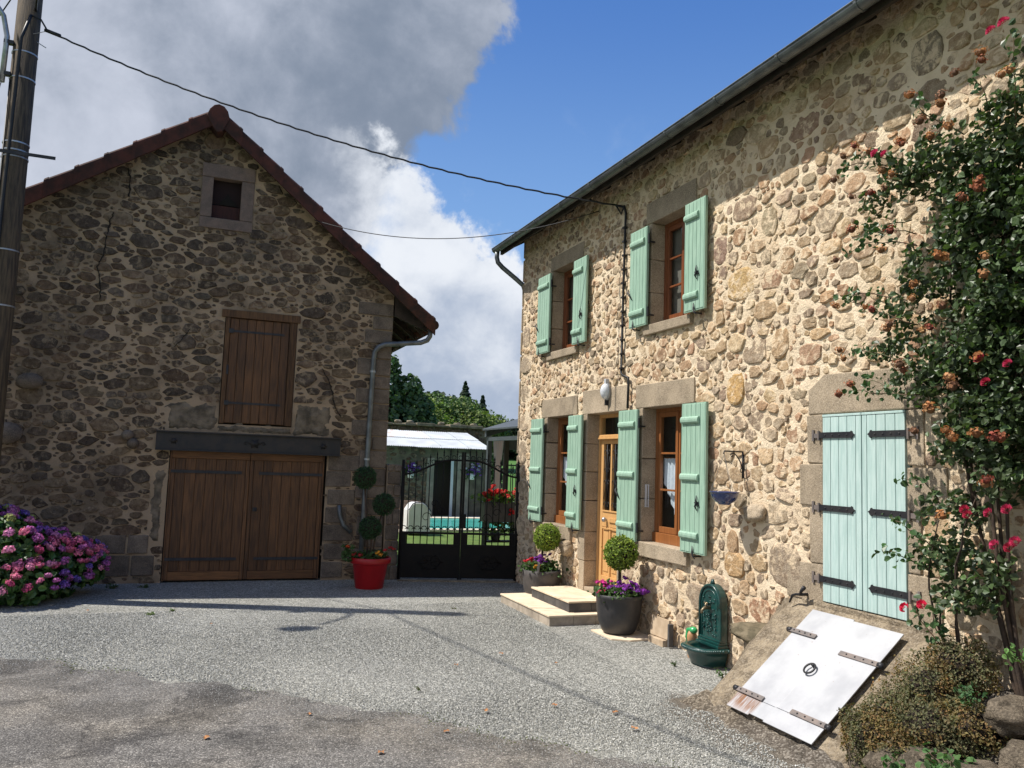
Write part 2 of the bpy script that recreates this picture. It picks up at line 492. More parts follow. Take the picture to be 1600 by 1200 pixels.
M['gravel'] = groundmat('gravel', [(0.0, (.12, .125, .115)), (1.0, (.64, .63, .58)), (.35, (.255, .252, .228)), (.62, (.355, .35, .315)), (.85, (.46, .455, .42))],
                        78, big=(.55, (.82, .82, .82), (1.05, 1.03, .98)), bstr=.9, bdist=.010, moss=True)
M['asphalt'] = groundmat('old_asphalt', [(0.0, (.085, .080, .073)), (1.0, (.42, .395, .355)), (.5, (.175, .163, .148)), (.84, (.235, .22, .20))],
                         105, big=(1.9, (.66, .66, .66), (1.22, 1.17, 1.08)), bstr=.9, bdist=.006, stain=(1.1, (.42, .42, .43), .53, .75))
M['pebble'] = mat('loose_pebble', attr=True, rough=.85)
M['dirt'] = groundmat('bare_earth', [(0.0, (.075, .062, .048)), (1.0, (.28, .25, .21)), (.5, (.12, .10, .08))], 70,
                      big=(2., (.7, .7, .7), (1.15, 1.1, 1)), bstr=.6, bdist=.008)
M['lawn'] = mat('lawn', (.13, .19, .045), (.08, .14, .032), 4, .9, .8, 60, .03, spec=.2)
M['field'] = mat('meadow', (.095, .20, .04), (.07, .155, .035), .05, .9, .3, 3, .1, spec=.2)
M['hill'] = mat('hillside_soil', (.03, .045, .018), (.02, .03, .012), .1, .95, .2, 2, .2)


# ------------------------------------------------------------------ ground
def grid_sheet(name, m, x0, x1, y0, y1, nx, ny, zf, kind='structure', label=None):
    xs = np.linspace(x0, x1, nx)
    ys = np.linspace(y0, y1, ny)
    vs = [(x, y, zf(x, y)) for y in ys for x in xs]
    fs = [(j*nx+i, j*nx+i+1, (j+1)*nx+i+1, (j+1)*nx+i) for j in range(ny-1) for i in range(nx-1)]
    mb = MB()
    mb.v, mb.f = vs, fs
    return mb.obj(name, m, smooth=True, kind=kind, label=label)


def rise(x, y):
    """hillside behind the garden"""
    d = max(0.0, y - 48)
    s = max(0.0, min(1.0, (x - 4)/60.0))
    z = 9.0*(1-math.exp(-d/85.0))*(1.0 - .45*s)
    return z


gs = 2200
MB().add([(-gs, -gs, -.05), (gs, -gs, -.05), (gs, gs, -.05), (-gs, gs, -.05)], [(0, 1, 2, 3)]).obj('ground', M['field'], kind='structure')
grid_sheet('gravel_yard', M['gravel'], -16, 8, -6, 13.9, 50, 45,
           lambda x, y: .004 + .008*noise.noise(Vector((x*.6, y*.6, 3))) + .004, label='grey gravel yard between the two houses')
# lawn behind the gate, meadow and hill beyond
grid_sheet('lawn', M['lawn'], 1.0, 40, 13.95, 17.7, 3, 3, lambda x, y: .0)
grid_sheet('garden_ground', M['lawn'], -40, 70, 17.7, 50, 5, 5, lambda x, y: -.01)
grid_sheet('hill', M['field'], -60, 260, 48, 420, 60, 60, lambda x, y: rise(x, y) - .02)

# asphalt edge, from left to right
edge = [(-16, 17.5), (-6, 12.1), (-4.2, 10.9), (-2.6, 9.75), (-1.58, 9.03), (-.5, 8.2), (.61, 7.35), (1.45, 6.55), (2.2, 5.72), (2.95, 4.95), (3.5, 4.1), (3.9, 2.5), (4.1, -6)]


def edge_pts():
    out = []
    for i in range(len(edge)-1):
        a, b = Vector(edge[i]), Vector(edge[i+1])
        k = max(2, int((b-a).length/.07))
        for j in range(k):
            p = a.lerp(b, j/k)
            q = noise.noise(Vector((p.x*2.1, p.y*2.1, 0)))*.20 + noise.noise(Vector((p.x*9, p.y*9, 5)))*.10 + noise.noise(Vector((p.x*25, p.y*25, 5)))*.04
            nrm = Vector((-(b-a).y, (b-a).x)).normalized()
            out.append(p + nrm*q)
    return out


ep = [p for p in edge_pts() if p.y < 12.0 and p.x > -6.2]
poly = [(p.x, p.y, .020) for p in ep] + [(4.1, -6, .020), (-16, -6, .020), (-16, 12.2, .020)]
MB().add(poly, [tuple(range(len(poly)))[::-1]]).obj('road', M['asphalt'], kind='structure', label='worn brown asphalt lane along the gravel')

def in_road(x, y):
    for i in range(len(edge)-1):
        a, b = edge[i], edge[i+1]
        if a[0] <= x <= b[0]:
            t = (x-a[0])/(b[0]-a[0])
            return y < a[1]+(b[1]-a[1])*t
    return y < 10


# loose gravel stones: instanced over the yard near the camera (too many to count)
def scatter_gravel():
    xs = np.linspace(-4.5, 5.3, 110)
    ys = np.linspace(3.6, 11.2, 86)
    vs, fs = [], []
    idx = {}
    for j, y in enumerate(ys[:-1]):
        for i, x in enumerate(xs[:-1]):
            cx, cy = x+.045, y+.045
            if in_road(cx, cy) or (cx > 3.95 and 4.1 < cy < 6.3 and noise.noise(Vector((cx*3, cy*3, 1)))*.25 + cx > 4.02):
                continue
            q = []
            for (a, b) in ((i, j), (i+1, j), (i+1, j+1), (i, j+1)):
                if (a, b) not in idx:
                    idx[(a, b)] = len(vs)
                    vs.append((xs[a], ys[b], .010))
                q.append(idx[(a, b)])
            fs.append(tuple(q))
    mb = MB()
    mb.v, mb.f = vs, fs
    gm = bpy.data.materials.new('gravel_stone')
    gm.use_nodes = True
    t = NT(gm.node_tree)
    out = t.n('ShaderNodeOutputMaterial')
    oi = t.n('ShaderNodeObjectInfo')
    cr = t.n('ShaderNodeValToRGB', None, Fac=oi.outputs['Random'])
    e = cr.color_ramp.elements
    e[0].color = (.13, .135, .125, 1)
    e[1].color = (.68, .66, .60, 1)
    e2 = e.new(.5); e2.color = (.31, .305, .272, 1)
    e3 = e.new(.85); e3.color = (.46, .455, .42, 1)
    b = t.n('ShaderNodeBsdfPrincipled', None, Base_Color=cr.outputs[0], Roughness=.85)
    t.t.links.new(b.outputs[0], out.inputs[0])
    o = mb.obj('loose_gravel', gm, kind='stuff', label='loose grey gravel stones lying over the yard')
    ng = bpy.data.node_groups.new('gravel_scatter', 'GeometryNodeTree')
    ng.interface.new_socket('Geometry', in_out='INPUT', socket_type='NodeSocketGeometry')
    ng.interface.new_socket('Geometry', in_out='OUTPUT', socket_type='NodeSocketGeometry')
    N_, L = ng.nodes, ng.links
    gi, go = N_.new('NodeGroupInput'), N_.new('NodeGroupOutput')
    d = N_.new('GeometryNodeDistributePointsOnFaces')
    d.distribute_method = 'RANDOM'
    d.inputs['Density'].default_value = 4300
    d.inputs['Seed'].default_value = 3
    ico = N_.new('GeometryNodeMeshIcoSphere')
    ico.inputs['Radius'].default_value = .0062
    ico.inputs['Subdivisions'].default_value = 1
    sm = N_.new('GeometryNodeSetMaterial')
    sm.inputs['Material'].default_value = gm
    ip = N_.new('GeometryNodeInstanceOnPoints')
    rr = N_.new('FunctionNodeRandomValue'); rr.data_type = 'FLOAT_VECTOR'
    rr.inputs[0].default_value = (0, 0, 0); rr.inputs[1].default_value = (6.28, 6.28, 6.28)
    rs = N_.new('FunctionNodeRandomValue'); rs.data_type = 'FLOAT_VECTOR'
    rs.inputs[0].default_value = (.5, .4, .35); rs.inputs[1].default_value = (1.5, 1.25, .9)
    L.new(gi.outputs[0], d.inputs['Mesh'])
    L.new(d.outputs['Points'], ip.inputs['Points'])
    L.new(ico.outputs['Mesh'], sm.inputs['Geometry'])
    L.new(sm.outputs[0], ip.inputs['Instance'])
    L.new(rr.outputs[0], ip.inputs['Rotation'])
    L.new(rs.outputs[0], ip.inputs['Scale'])
    L.new(ip.outputs[0], go.inputs[0])
    md = o.modifiers.new('scatter', 'NODES')
    md.node_group = ng


scatter_gravel()


def stray_gravel():
    """stones kicked out over the lane, fewer with distance from its edge"""
    rg = random.Random(17)
    mb = MB()
    n_ = 0
    while n_ < 14000:
        q = ep[rg.randrange(len(ep))]
        if q.x < -4 or q.y < 3.6: continue
        d = rg.expovariate(2.4) if n_ > 6500 else rg.expovariate(7)
        x, y = q.x - d*.62 + rg.gauss(0, .06), q.y - d*.78 + rg.gauss(0, .06)
        r_ = rg.uniform(.003, .0065)
        a_ = rg.uniform(0, 3.1)
        P = [(x+r_*math.cos(a_+k*1.57)*rg.uniform(.7, 1.2), y+r_*math.sin(a_+k*1.57)*rg.uniform(.7, 1.2)) for k in range(4)]
        g = rg.choice([.14, .20, .26, .32, .42])
        mb.cur = (g, g*.98, g*.9)
        mb.add([(p[0], p[1], .019) for p in P] + [(x, y, .020+r_*.9)], [(0, 1, 4), (1, 2, 4), (2, 3, 4), (3, 0, 4)])
        n_ += 1
    mb.obj('stray_gravel', M['pebble'], kind='stuff', label='stray gravel stones lying on the lane')


stray_gravel()

# ------------------------------------------------------------------ rubble walls
PAL_HOUSE = [(.48, .35, .215), (.46, .335, .21), (.54, .39, .24), (.42, .325, .22), (.34, .27, .195), (.50, .33, .20), (.47, .30, .19), (.56, .43, .28), (.29, .215, .155), (.46, .36, .26), (.42, .33, .23), (.50, .37, .23)]
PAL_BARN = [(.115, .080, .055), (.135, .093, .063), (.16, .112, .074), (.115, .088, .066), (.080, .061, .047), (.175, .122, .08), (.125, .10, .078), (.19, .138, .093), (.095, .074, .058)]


def rubble(seed, u0, u1, v0, v1, rects, inside, classes, pal, gap, extra=()):
    """stones of a rubble wall: [(u, v, radius, polygon, colour)]"""
    rg = np.random.default_rng(seed)
    n = 0
    CU, CV, CR, CA = (np.zeros(12000) for _ in range(4))
    AN = np.zeros(12000)
    rects = list(rects)

    def hit_rect(u, v, ru, rv):
        for (a, b, c, d) in rects:
            if a - ru < u < b + ru and c - rv < v < d + rv:
                return True
        return False
    for (rlo, rhi, tries, alo, ahi) in classes:
        U = rg.uniform(u0, u1, tries); V = rg.uniform(v0, v1, tries)
        RR = rg.uniform(rlo, rhi, tries); AA = rg.uniform(alo, ahi, tries)
        for k in range(tries):
            u, v, r, a = U[k], V[k], RR[k], AA[k]
            if hit_rect(u, v, r*a*.75, r*.75) or not inside(u, v, r):
                continue
            if n:
                am = (CA[:n] + a)*.5
                du = (CU[:n]-u)/am
                dv = CV[:n]-v
                if np.any(du*du+dv*dv < ((CR[:n]+r)*.93+gap)**2):
                    continue
            CU[n], CV[n], CR[n], CA[n] = u, v, r, a
            AN[n] = rg.normal(0, .20)
            n += 1
            if n >= 11990:
                break
    out = []
    for i in range(n):
        u, v, r, a = CU[i], CV[i], CR[i], CA[i]
        k = int(rg.integers(6, 10)) if r > .04 else int(rg.integers(5, 7))
        ex = rg.uniform(2.2, 4.0)
        ph = rg.uniform(0, 6.28)
        P = []
        ca, sa = math.cos(AN[i]), math.sin(AN[i])
        for j in range(k):
            t = ph + 2*math.pi*(j + rg.uniform(-.25, .25))/k
            c, s_ = math.cos(t), math.sin(t)
            q = (abs(c)**ex + abs(s_)**ex)**(-1/ex)
            rr = r*q*rg.uniform(.82, 1.15)*1.14
            x, y = rr*c*a, rr*s_
            P.append((u + x*ca - y*sa, v + x*sa + y*ca))
        am = (CA[:n] + a)*.5
        du = (CU[:n]-u)/am; dv = CV[:n]-v
        near = np.nonzero((du*du+dv*dv < (CR[:n]*1.5+r*1.5+gap)**2))[0]
        for j in near:
            if j == i: continue
            # separating line between the two stones
            aa = (CA[j]+a)*.5
            ex_, ey_ = (CU[j]-u)/aa, CV[j]-v
            d = math.hypot(ex_, ey_)
            if d < 1e-6: continue
            lim = d*(r/(r+CR[j])) - gap*.5
            nx, ny = ex_/d, ey_/d
            Q = []
            m = len(P)
            for q in range(m):
                p0, p1 = P[q], P[(q+1) % m]
                s0 = (p0[0]-u)/aa*nx+(p0[1]-v)*ny - lim
                s1 = (p1[0]-u)/aa*nx+(p1[1]-v)*ny - lim
                if s0 <= 0: Q.append(p0)
                if (s0 < 0 < s1) or (s1 < 0 < s0):
                    t = s0/(s0-s1)
                    Q.append((p0[0]+(p1[0]-p0[0])*t, p0[1]+(p1[1]-p0[1])*t))
            if len(Q) >= 3: P = Q
        g = .012
        Q = []
        for (pu, pv) in P:
            for (ra, rb, rc, rd) in rects:
                if ra-g < pu < rb+g and rc-g < pv < rd+g:
                    ds = [(pu-(ra-g), 0), ((rb+g)-pu, 1), (pv-(rc-g), 2), ((rd+g)-pv, 3)]
                    w_ = min(ds)[1]
                    if w_ == 0: pu = ra-g
                    elif w_ == 1: pu = rb+g
                    elif w_ == 2: pv = rc-g
                    else: pv = rd+g
            Q.append((pu, pv))
        c = pal[int(rg.integers(len(pal)))]
        jit = rg.uniform(.8, 1.2)
        c = tuple(x*jit*rg.uniform(.975, 1.025) for x in c)
        out.append([u, v, r*math.sqrt(a), Q, c])
    out += [list(e) for e in extra]
    return out


def stone_mesh(mb, st, to3, rg, hlo, hhi):
    u, v, r, P, c = st
    m = len(P)
    cu = sum(p[0] for p in P)/m; cv = sum(p[1] for p in P)/m
    h = rg.uniform(hlo, hhi)*(.7 if r < .05 else 1.0)
    tu, tv = rg.uniform(-.10, .10), rg.uniform(-.12, .06)
    vs = []
    for (k, hh) in ((1.06, -.02), (.98, h*.55), (.84, h*1.0)):
        for (pu, pv) in P:
            du, dv = (pu-cu)*k, (pv-cv)*k
            j = rg.uniform(-.25, .25)*h if hh > 0 else 0
            vs.append(to3(cu+du, cv+dv, hh + (du*tu + dv*tv)*(hh > 0) + j))
    vs.append(to3(cu, cv, h*rg.uniform(.85, 1.25)))
    fs = []
    for q in range(2):
        for i in range(m):
            fs.append((q*m+i, q*m+(i+1) % m, (q+1)*m+(i+1) % m, (q+1)*m+i))
    for i in range(m):
        fs.append((2*m+i, 2*m+(i+1) % m, 3*m))
    mb.cur = c
    mb.add(vs, fs)


def build_stones(stones, to3, m, parent, hlo, hhi, seed, name='stone', keep=285):
    rg = random.Random(seed)
    cp = Vector((0, 0, 2))
    key = []
    for i, s in enumerate(stones):
        p = Vector(to3(s[0], s[1], 0)) - cp
        dp = p.dot(fw)
        if dp <= .3:
            continue
        X = 800+1268*p.dot(rt)/dp
        Y = 600-1268*p.dot(up)/dp
        if -20 < X < 1620 and -20 < Y < 1220:
            key.append((-s[2]**2/dp**2, i))
    key.sort()
    big = set(i for _, i in key[:keep])
    rest = MB()
    for i, s in enumerate(stones):
        if i in big:
            mb = MB()
            stone_mesh(mb, s, to3, rg, hlo, hhi)
            mb.obj(name, m, parent, smooth=False)
        else:
            stone_mesh(rest, s, to3, rg, hlo, hhi)
    rest.obj('small_stones', m, parent, smooth=False, kind='stuff')


def mortar_face(to3, u0, u1, v0, v1, step, holes, inside, amp, seed):
    nu, nv = int((u1-u0)/step)+1, int((v1-v0)/step)+1
    us = np.linspace(u0, u1, nu); vs_ = np.linspace(v0, v1, nv)
    mb = MB()
    for v in vs_:
        for u in us:
            q = noise.noise(Vector((u*4.2, v*4.2, seed)))*.55 + noise.noise(Vector((u*13, v*13, seed+9)))*.45 + noise.noise(Vector((u*30, v*30, seed+5)))*.25
            mb.v.append(to3(u, v, q*amp))
    for j in range(nv-1):
        for i in range(nu-1):
            cu, cv = (us[i]+us[i+1])/2, (vs_[j]+vs_[j+1])/2
            if not inside(cu, cv): continue
            if any(a < cu < b and c < cv < d for (a, b, c, d) in holes): continue
            mb.f.append((j*nu+i, j*nu+i+1, (j+1)*nu+i+1, (j+1)*nu+i))
    return mb


def block(rg, x0, x1, y0, y1, z0, z1):
    """a cut stone with slightly uneven corners"""
    j = lambda: rg.uniform(-.006, .006)
    mb = MB()
    mb.box(x0, x1, y0, y1, z0, z1)
    mb.v = [(a+j()*.6, b+j(), c+j()) for (a, b, c) in mb.v]
    return mb


# ==================================================================== THE HOUSE
XW = 5.2
house = thing('stone_house', (XW, 7, 0), 'long two-storey house of pale rubble stone with sage green shutters', 'house')
toH = lambda u, v, n: (XW - n, u, v)
Y1 = 13.1
Y0 = -1.0
ZT = 5.98
# openings: (y0, y1, z0, z1)
W1 = (10.90, 11.84, 1.10, 2.75)
DR = (9.46, 10.42, .28, 2.74)
W2 = (7.88, 8.87, 1.10, 2.75)
U1 = (10.86, 11.78, 3.78, 5.11)
U2 = (7.87, 8.74, 3.78, 5.09)
CD = (4.825, 5.735, .90, 2.53)
openings = [W1, DR, W2, U1, U2, CD]
rgH = random.Random(11)

cut = []     # granite blocks: (name, y0, y1, z0, z1, depth)


def surround(o, lint_h, lint_a, lint_b, sill_h, jl, jr, cuts, depth=.22, sill=True):
    y0, y1, z0, z1 = o
    cut.append(('lintel', y0-lint_a, y1+lint_b, z1, z1+lint_h, depth))
    if sill:
        cut.append(('window_sill', y0-.06, y1+.12, z0-sill_h, z0, depth))
    zb = z0 if sill else 0.0
    zs = [zb] + cuts + [z1]
    for i in range(len(zs)-1):
        wl = jl[i % len(jl)]; wr = jr[i % len(jr)]
        cut.append(('jamb_stone', y1, y1+wl, zs[i]+.004, zs[i+1]-.004, depth))
        cut.append(('jamb_stone', y0-wr, y0, zs[i]+.004, zs[i+1]-.004, depth))


surround(W1, .29, .12, .24, .19, [.16, .10, .16, .11], [.12, .16], [1.55, 1.95, 2.35])
surround(W2, .30, .12, .20, .17, [.15, .10, .17], [.14, .10, .16], [1.62, 2.12])
surround(DR, .34, .18, .17, 0, [.16, .22, .15, .24, .14], [.10, .10], [.68, 1.08, 1.52, 1.92, 2.32], sill=False)
surround(U1, .24, .16, .12, .12, [.14, .10, .15], [.14, .18, .12], [4.18, 4.62])
surround(U2, .28, .10, .14, .12, [.14, .18, .12], [.14, .10, .16], [4.2, 4.62])
# cellar door: big blocks
cut += [('jamb_stone', 5.735, 5.94, 2.10, 2.53, .2), ('jamb_stone', 5.735, 6.03, 1.72, 2.09, .2), ('jamb_stone', 5.735, 5.90, 1.22, 1.71, .2),
        ('jamb_stone', 5.735, 6.20, .88, 1.21, .2),
        ('jamb_stone', 4.66, 4.825, 2.09, 2.53, .2), ('jamb_stone', 4.46, 4.825, 1.73, 2.08, .2), ('jamb_stone', 4.70, 4.825, 1.27, 1.72, .2),
        ('jamb_stone', 4.52, 4.825, .80, 1.26, .2)]
rects = [tuple(o) for o in openings] + [(c[1], c[2], c[3], c[4]) for c in cut] + [(4.62, 5.92, 2.53, 2.88)]
rects += [(DR[0], DR[1], 0, .4)]
# named big stones picked out of the photograph (y, z, ry, rz, colour)
BIGS = [(7.02, 2.86, .15, .17, (.56, .36, .15)), (6.95, 3.95, .22, .17, (.55, .38, .18)), (6.55, 3.62, .16, .10, (.46, .33, .20)), (6.72, 3.22, .19, .13, (.36, .28, .20)),
        (6.32, 3.25, .12, .15, (.46, .32, .19)), (6.48, 1.62, .27, .11, (.42, .34, .24)), (7.02, 1.05, .17, .13, (.50, .33, .17)),
        (6.62, .66, .17, .12, (.42, .24, .15)), (6.25, 1.14, .24, .21, (.34, .27, .20)), (7.05, 1.28, .10, .12, (.44, .30, .18)),
        (5.95, 3.10, .19, .10, (.46, .30, .20)), (6.9, 4.75, .20, .13, (.34, .25, .18)), (6.5, 4.5, .13, .15, (.40, .33, .22)), (7.3, 4.4, .12, .16, (.33, .22, .17)),
        (7.7, .62, .22, .14, (.38, .30, .22)), (8.2, .60, .16, .13, (.36, .28, .2)), (5.25, 3.95, .14, .10, (.42, .30, .2)), (6.0, 5.3, .22, .12, (.36, .24, .17)),
        (4.6, 5.35, .16, .17, (.27, .22, .16)), (4.9, 4.95, .14, .10, (.40, .31, .2)), (12.85, .95, .2, .16, (.44, .35, .25)), (12.9, 2.2, .17, .2, (.36, .29, .21)),
        (12.85, 3.2, .2, .14, (.42, .34, .25)), (12.9, 4.2, .16, .2, (.40, .32, .24)), (12.8, 1.6, .22, .13, (.42, .34, .24)), (12.85, 5.0, .2, .16, (.40, .33, .25)),
        (12.85, 2.7, .2, .13, (.45, .36, .26)), (12.85, 3.7, .22, .15, (.38, .31, .23))]
rgb = random.Random(5)
extra = []
for (yy, zz, ry, rz, c) in BIGS:
    P = []
    for j in range(12):
        t = 2*math.pi*(j+rgb.uniform(-.2, .2))/12
        cc, ss = math.cos(t), math.sin(t)
        q = (abs(cc)**3.4+abs(ss)**3.4)**(-1/3.4)*rgb.uniform(.93, 1.04)
        P.append((yy+ry*q*cc, zz+rz*q*ss))
    extra.append((yy, zz, math.sqrt(ry*rz), P, c))
rects_s = rects + [(a[0]-b[2]*.97, a[0]+b[2]*.97, a[1]-b[3]*.97, a[1]+b[3]*.97) for a, b in zip(extra, BIGS)]


def insH(u, v, r=0):
    return Y0+.05 < u < Y1-.02 and 0.02 < v < ZT


def insStone(u, v, r=0):
    return 2.6 < u - r*.9 and u + r*.9 < Y1 and .03 < v - r*.5 and v < ZT and r < (.052 if u > 9.3 else .085 if u > 7.4 and v > 3.0 else .2)


stH = rubble(21, 2.6, Y1, .0, ZT, rects_s, insStone,
             [(.08, .11, 200, 1.1, 2.2), (.058, .08, 1800, .8, 2.3), (.042, .058, 12000, .8, 2.5), (.028, .042, 34000, .8, 2.6), (.016, .030, 30000, .9, 2.8)], PAL_HOUSE, .009, extra)
# the hatch ramp, the bed and the shrub hide the wall foot to the right
stH = [s for s in stH if not (s[1] < .75 and s[0] < 5.7)]
build_stones(stH, toH, M['stone'], house, .005, .021, 31)
hm = mortar_face(toH, Y0, Y1, 0, ZT+.02, .03, [(a-.03, b+.03, c-.03, d+.03) for (a, b, c, d) in openings], lambda u, v: True, .020, 2.0)
hm.obj('mortar_wall', M['mortar_house'], house, smooth=True)
# far gable end, body of the house
gb = MB()
gb.prism([(XW+.05, 0), (11.6, 0), (11.6, ZT), (8.4, 7.8), (XW+.05, ZT)], Y1-.06, Y1-.005, 'y')
gb.obj('gable_end_wall', M['mortar_house'], house)
MB().box(11.5, 11.6, Y0, Y1-.06, 0, ZT-.1).box(XW+.5, 11.5, Y0, Y0+.06, 0, ZT-.1).obj('back_wall', M['mortar_house'], house)
# corner stones seen on the far edge
for i in range(14):
    z = .02 + i*.43
    L = .34 if i % 2 else .22
    mb = block(rgH, XW-.022, XW+.3, Y1-.02, Y1+.03, z+.01, z+.40)
    mb.obj('corner_stone', M['granite'], house, bevel=.012)
for (nm, a, b, c, d, dp) in cut:
    pr = .055 if nm == 'window_sill' else .020
    block(rgH, XW-pr, XW+dp, a, b, c, d).obj(nm, M['granite'], house, bevel=.010)
# cellar lintel with sloping shoulder
MB().prism([(4.62, 2.535), (5.92, 2.535), (5.92, 2.76), (5.72, 2.89), (4.62, 2.87)], XW-.022, XW+.2, 'x').obj('lintel', M['granite'], house, bevel=.012)
MB().box(XW-.03, XW+.2, 4.60, 6.0, .78, .895).obj('door_sill', M['concrete'], house, bevel=.015)


# ---- windows
def glazing_window(o, depth, wood, bars, curtain, rail_h):
    y0, y1, z0, z1 = o
    xf = XW + depth
    win = MB().box(xf, xf+.07, y0, y0+.05, z0, z1).box(xf, xf+.07, y1-.05, y1, z0, z1).box(xf, xf+.07, y0+.05, y1-.05, z1-.05, z1) \
        .box(xf-.03, xf+.07, y0+.002, y1-.002, z0, z0+rail_h).obj('window', wood, house, bevel=.004)
    ym = (y0+y1)/2
    zb = z0+rail_h
    for (a, b) in ((y0+.05, ym-.003), (ym+.003, y1-.05)):
        s = MB()
        x0, x1 = xf+.008, xf+.055
        s.box(x0, x1, a, a+.05, zb+.004, z1-.052).box(x0, x1, b-.05, b, zb+.004, z1-.052)
        s.box(x0, x1, a+.05, b-.05, z1-.11, z1-.052).box(x0, x1, a+.05, b-.05, zb+.004, zb+.075)
        H = (z1-.11) - (zb+.075)
        for k in range(1, bars+1):
            z = zb+.075 + H*k/(bars+1)
            s.box(x0+.004, x1-.008, a+.05, b-.05, z-.012, z+.012)
        s.obj('casement', wood, win, bevel=.003)
        for k in range(bars+1):
            za = zb+.075+H*k/(bars+1)+(.012 if k else 0)
            zc = zb+.075+H*(k+1)/(bars+1)-(.012 if k < bars else 0)
            MB().add([(xf+.03, a+.05, za), (xf+.03, b-.05, za), (xf+.03, b-.05, zc), (xf+.03, a+.05, zc)], [(0, 3, 2, 1)]).obj('pane', M['glass'], win)
    # strip over the meeting stiles
    MB().box(xf-.006, xf+.008, ym-.02, ym+.02, zb+.01, z1-.055).obj('cover_strip', wood, win, bevel=.003)
    # room behind
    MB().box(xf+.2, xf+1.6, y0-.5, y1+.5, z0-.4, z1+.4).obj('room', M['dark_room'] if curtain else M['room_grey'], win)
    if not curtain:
        MB().box(xf+.10, xf+.105, y0+.03, y1-.03, z0+.03, z1-.03).obj('grey_backing', M['room_grey'], win)  # grey sheet added behind the glass to lighten the dark panes
    if curtain:
        for (a, b, sgn) in ((ym+.01, y1-.04, 1), (y0+.04, ym-.01, -1)):
            mb = MB()
            n_ = 26
            zt = z0 + (z1-z0)*.625
            vs, fs = [], []
            for i in range(n_+1):
                t = i/n_
                yy = a + (b-a)*t
                xx = xf+.085 + .012*math.sin(t*34)
                tt = t if sgn > 0 else 1-t
                # cloth is long at the meeting edge, cut away in a curve to the side
                zl = z0 + .17 + (.62*max(0.0, (tt-.15)/.85)**.8 if tt > .15 else 0)
                vs += [(xx, yy, zt), (xx+.004*math.sin(i*1.7), yy, (zt+zl)/2), (xx, yy, zl)]
            for i in range(n_):
                fs += [(3*i, 3*i+3, 3*i+4, 3*i+1), (3*i+1, 3*i+4, 3*i+5, 3*i+2)]
            mb.add(vs, fs).obj('curtain', M['curtain'], win, smooth=True)
        MB().tube([(xf+.085, y0+.05, z0+(z1-z0)*.628), (xf+.085, y1-.05, z0+(z1-z0)*.628)], .006, 6).obj('curtain_rod', M['window_wood'], win)
    return win


for o_, wd, br, cu_, rh in ((W1, M['window_wood'], 2, True, .12), (W2, M['window_wood'], 2, True, .12), (U1, M['window_red'], 2, False, .05), (U2, M['window_red'], 2, False, .05)):
    glazing_window(o_, .17, wd, br, cu_, rh)
# backs of reveals
for (a, b, c, d) in openings:
    MB().box(XW+.1, XW+.30, a-.3, a-.24, c-.1, d+.1).box(XW+.1, XW+.30, b+.24, b+.3, c-.1, d+.1).obj('reveal_core', M['mortar_house'], house)

# thermometer on the jamb of the window right of the door
MB().box(XW+.03, XW+.055, 8.866, 8.872, 1.52, 1.80).box(XW+.07, XW+.085, 8.862, 8.872, 1.52, 1.80).box(XW+.055, XW+.07, 8.862, 8.872, 1.79, 1.80) \
    .box(XW+.055, XW+.07, 8.862, 8.872, 1.52, 1.53).obj('jamb_thermometer', M['white_metal'], house)

# ---- front door
xd = XW+.17
fd = MB().box(xd, xd+.08, DR[0], DR[0]+.05, .33, DR[3]).box(xd, xd+.08, DR[1]-.05, DR[1], .33, DR[3]).box(xd, xd+.08, DR[0]+.05, DR[1]-.05, DR[3]-.05, DR[3]) \
    .box(xd-.01, xd+.08, DR[0]+.05, DR[1]-.05, 2.39, 2.45).obj('front_door', M['door_wood'], house, bevel=.004, label='honey coloured front door with a glazed grille half')
MB().box(xd-.035, xd-.01, DR[0]+.03, DR[1]-.03, 2.385, 2.41).box(xd-.025, xd-.01, DR[0]+.03, DR[1]-.03, 2.41, 2.44).obj('cornice', M['door_wood'], fd, bevel=.004)
a, b = DR[0]+.055, DR[1]-.055
lf = MB()
x0, x1 = xd+.012, xd+.055
lf.box(x0, x1, a, a+.085, .34, 2.385).box(x0, x1, b-.085, b, .34, 2.385)
lf.box(x0, x1, a+.085, b-.085, 2.32, 2.385).box(x0, x1, a+.085, b-.085, 1.17, 1.38).box(x0, x1, a+.085, b-.085, .34, .50)
Wd = (b-.085)-(a+.085)
m1 = a+.085+Wd/3
m2 = a+.085+2*Wd/3
for mm in (m1, m2):
    lf.box(x0, x1, mm-.02, mm+.02, 1.38, 2.32)
    lf.box(x0, x1, mm-.02, mm+.02, .50, 1.17)
lf.box(x0+.02, x1-.008, a+.085, b-.085, .50, 1.17)
lf.obj('door_leaf', M['door_wood'], fd, bevel=.003)
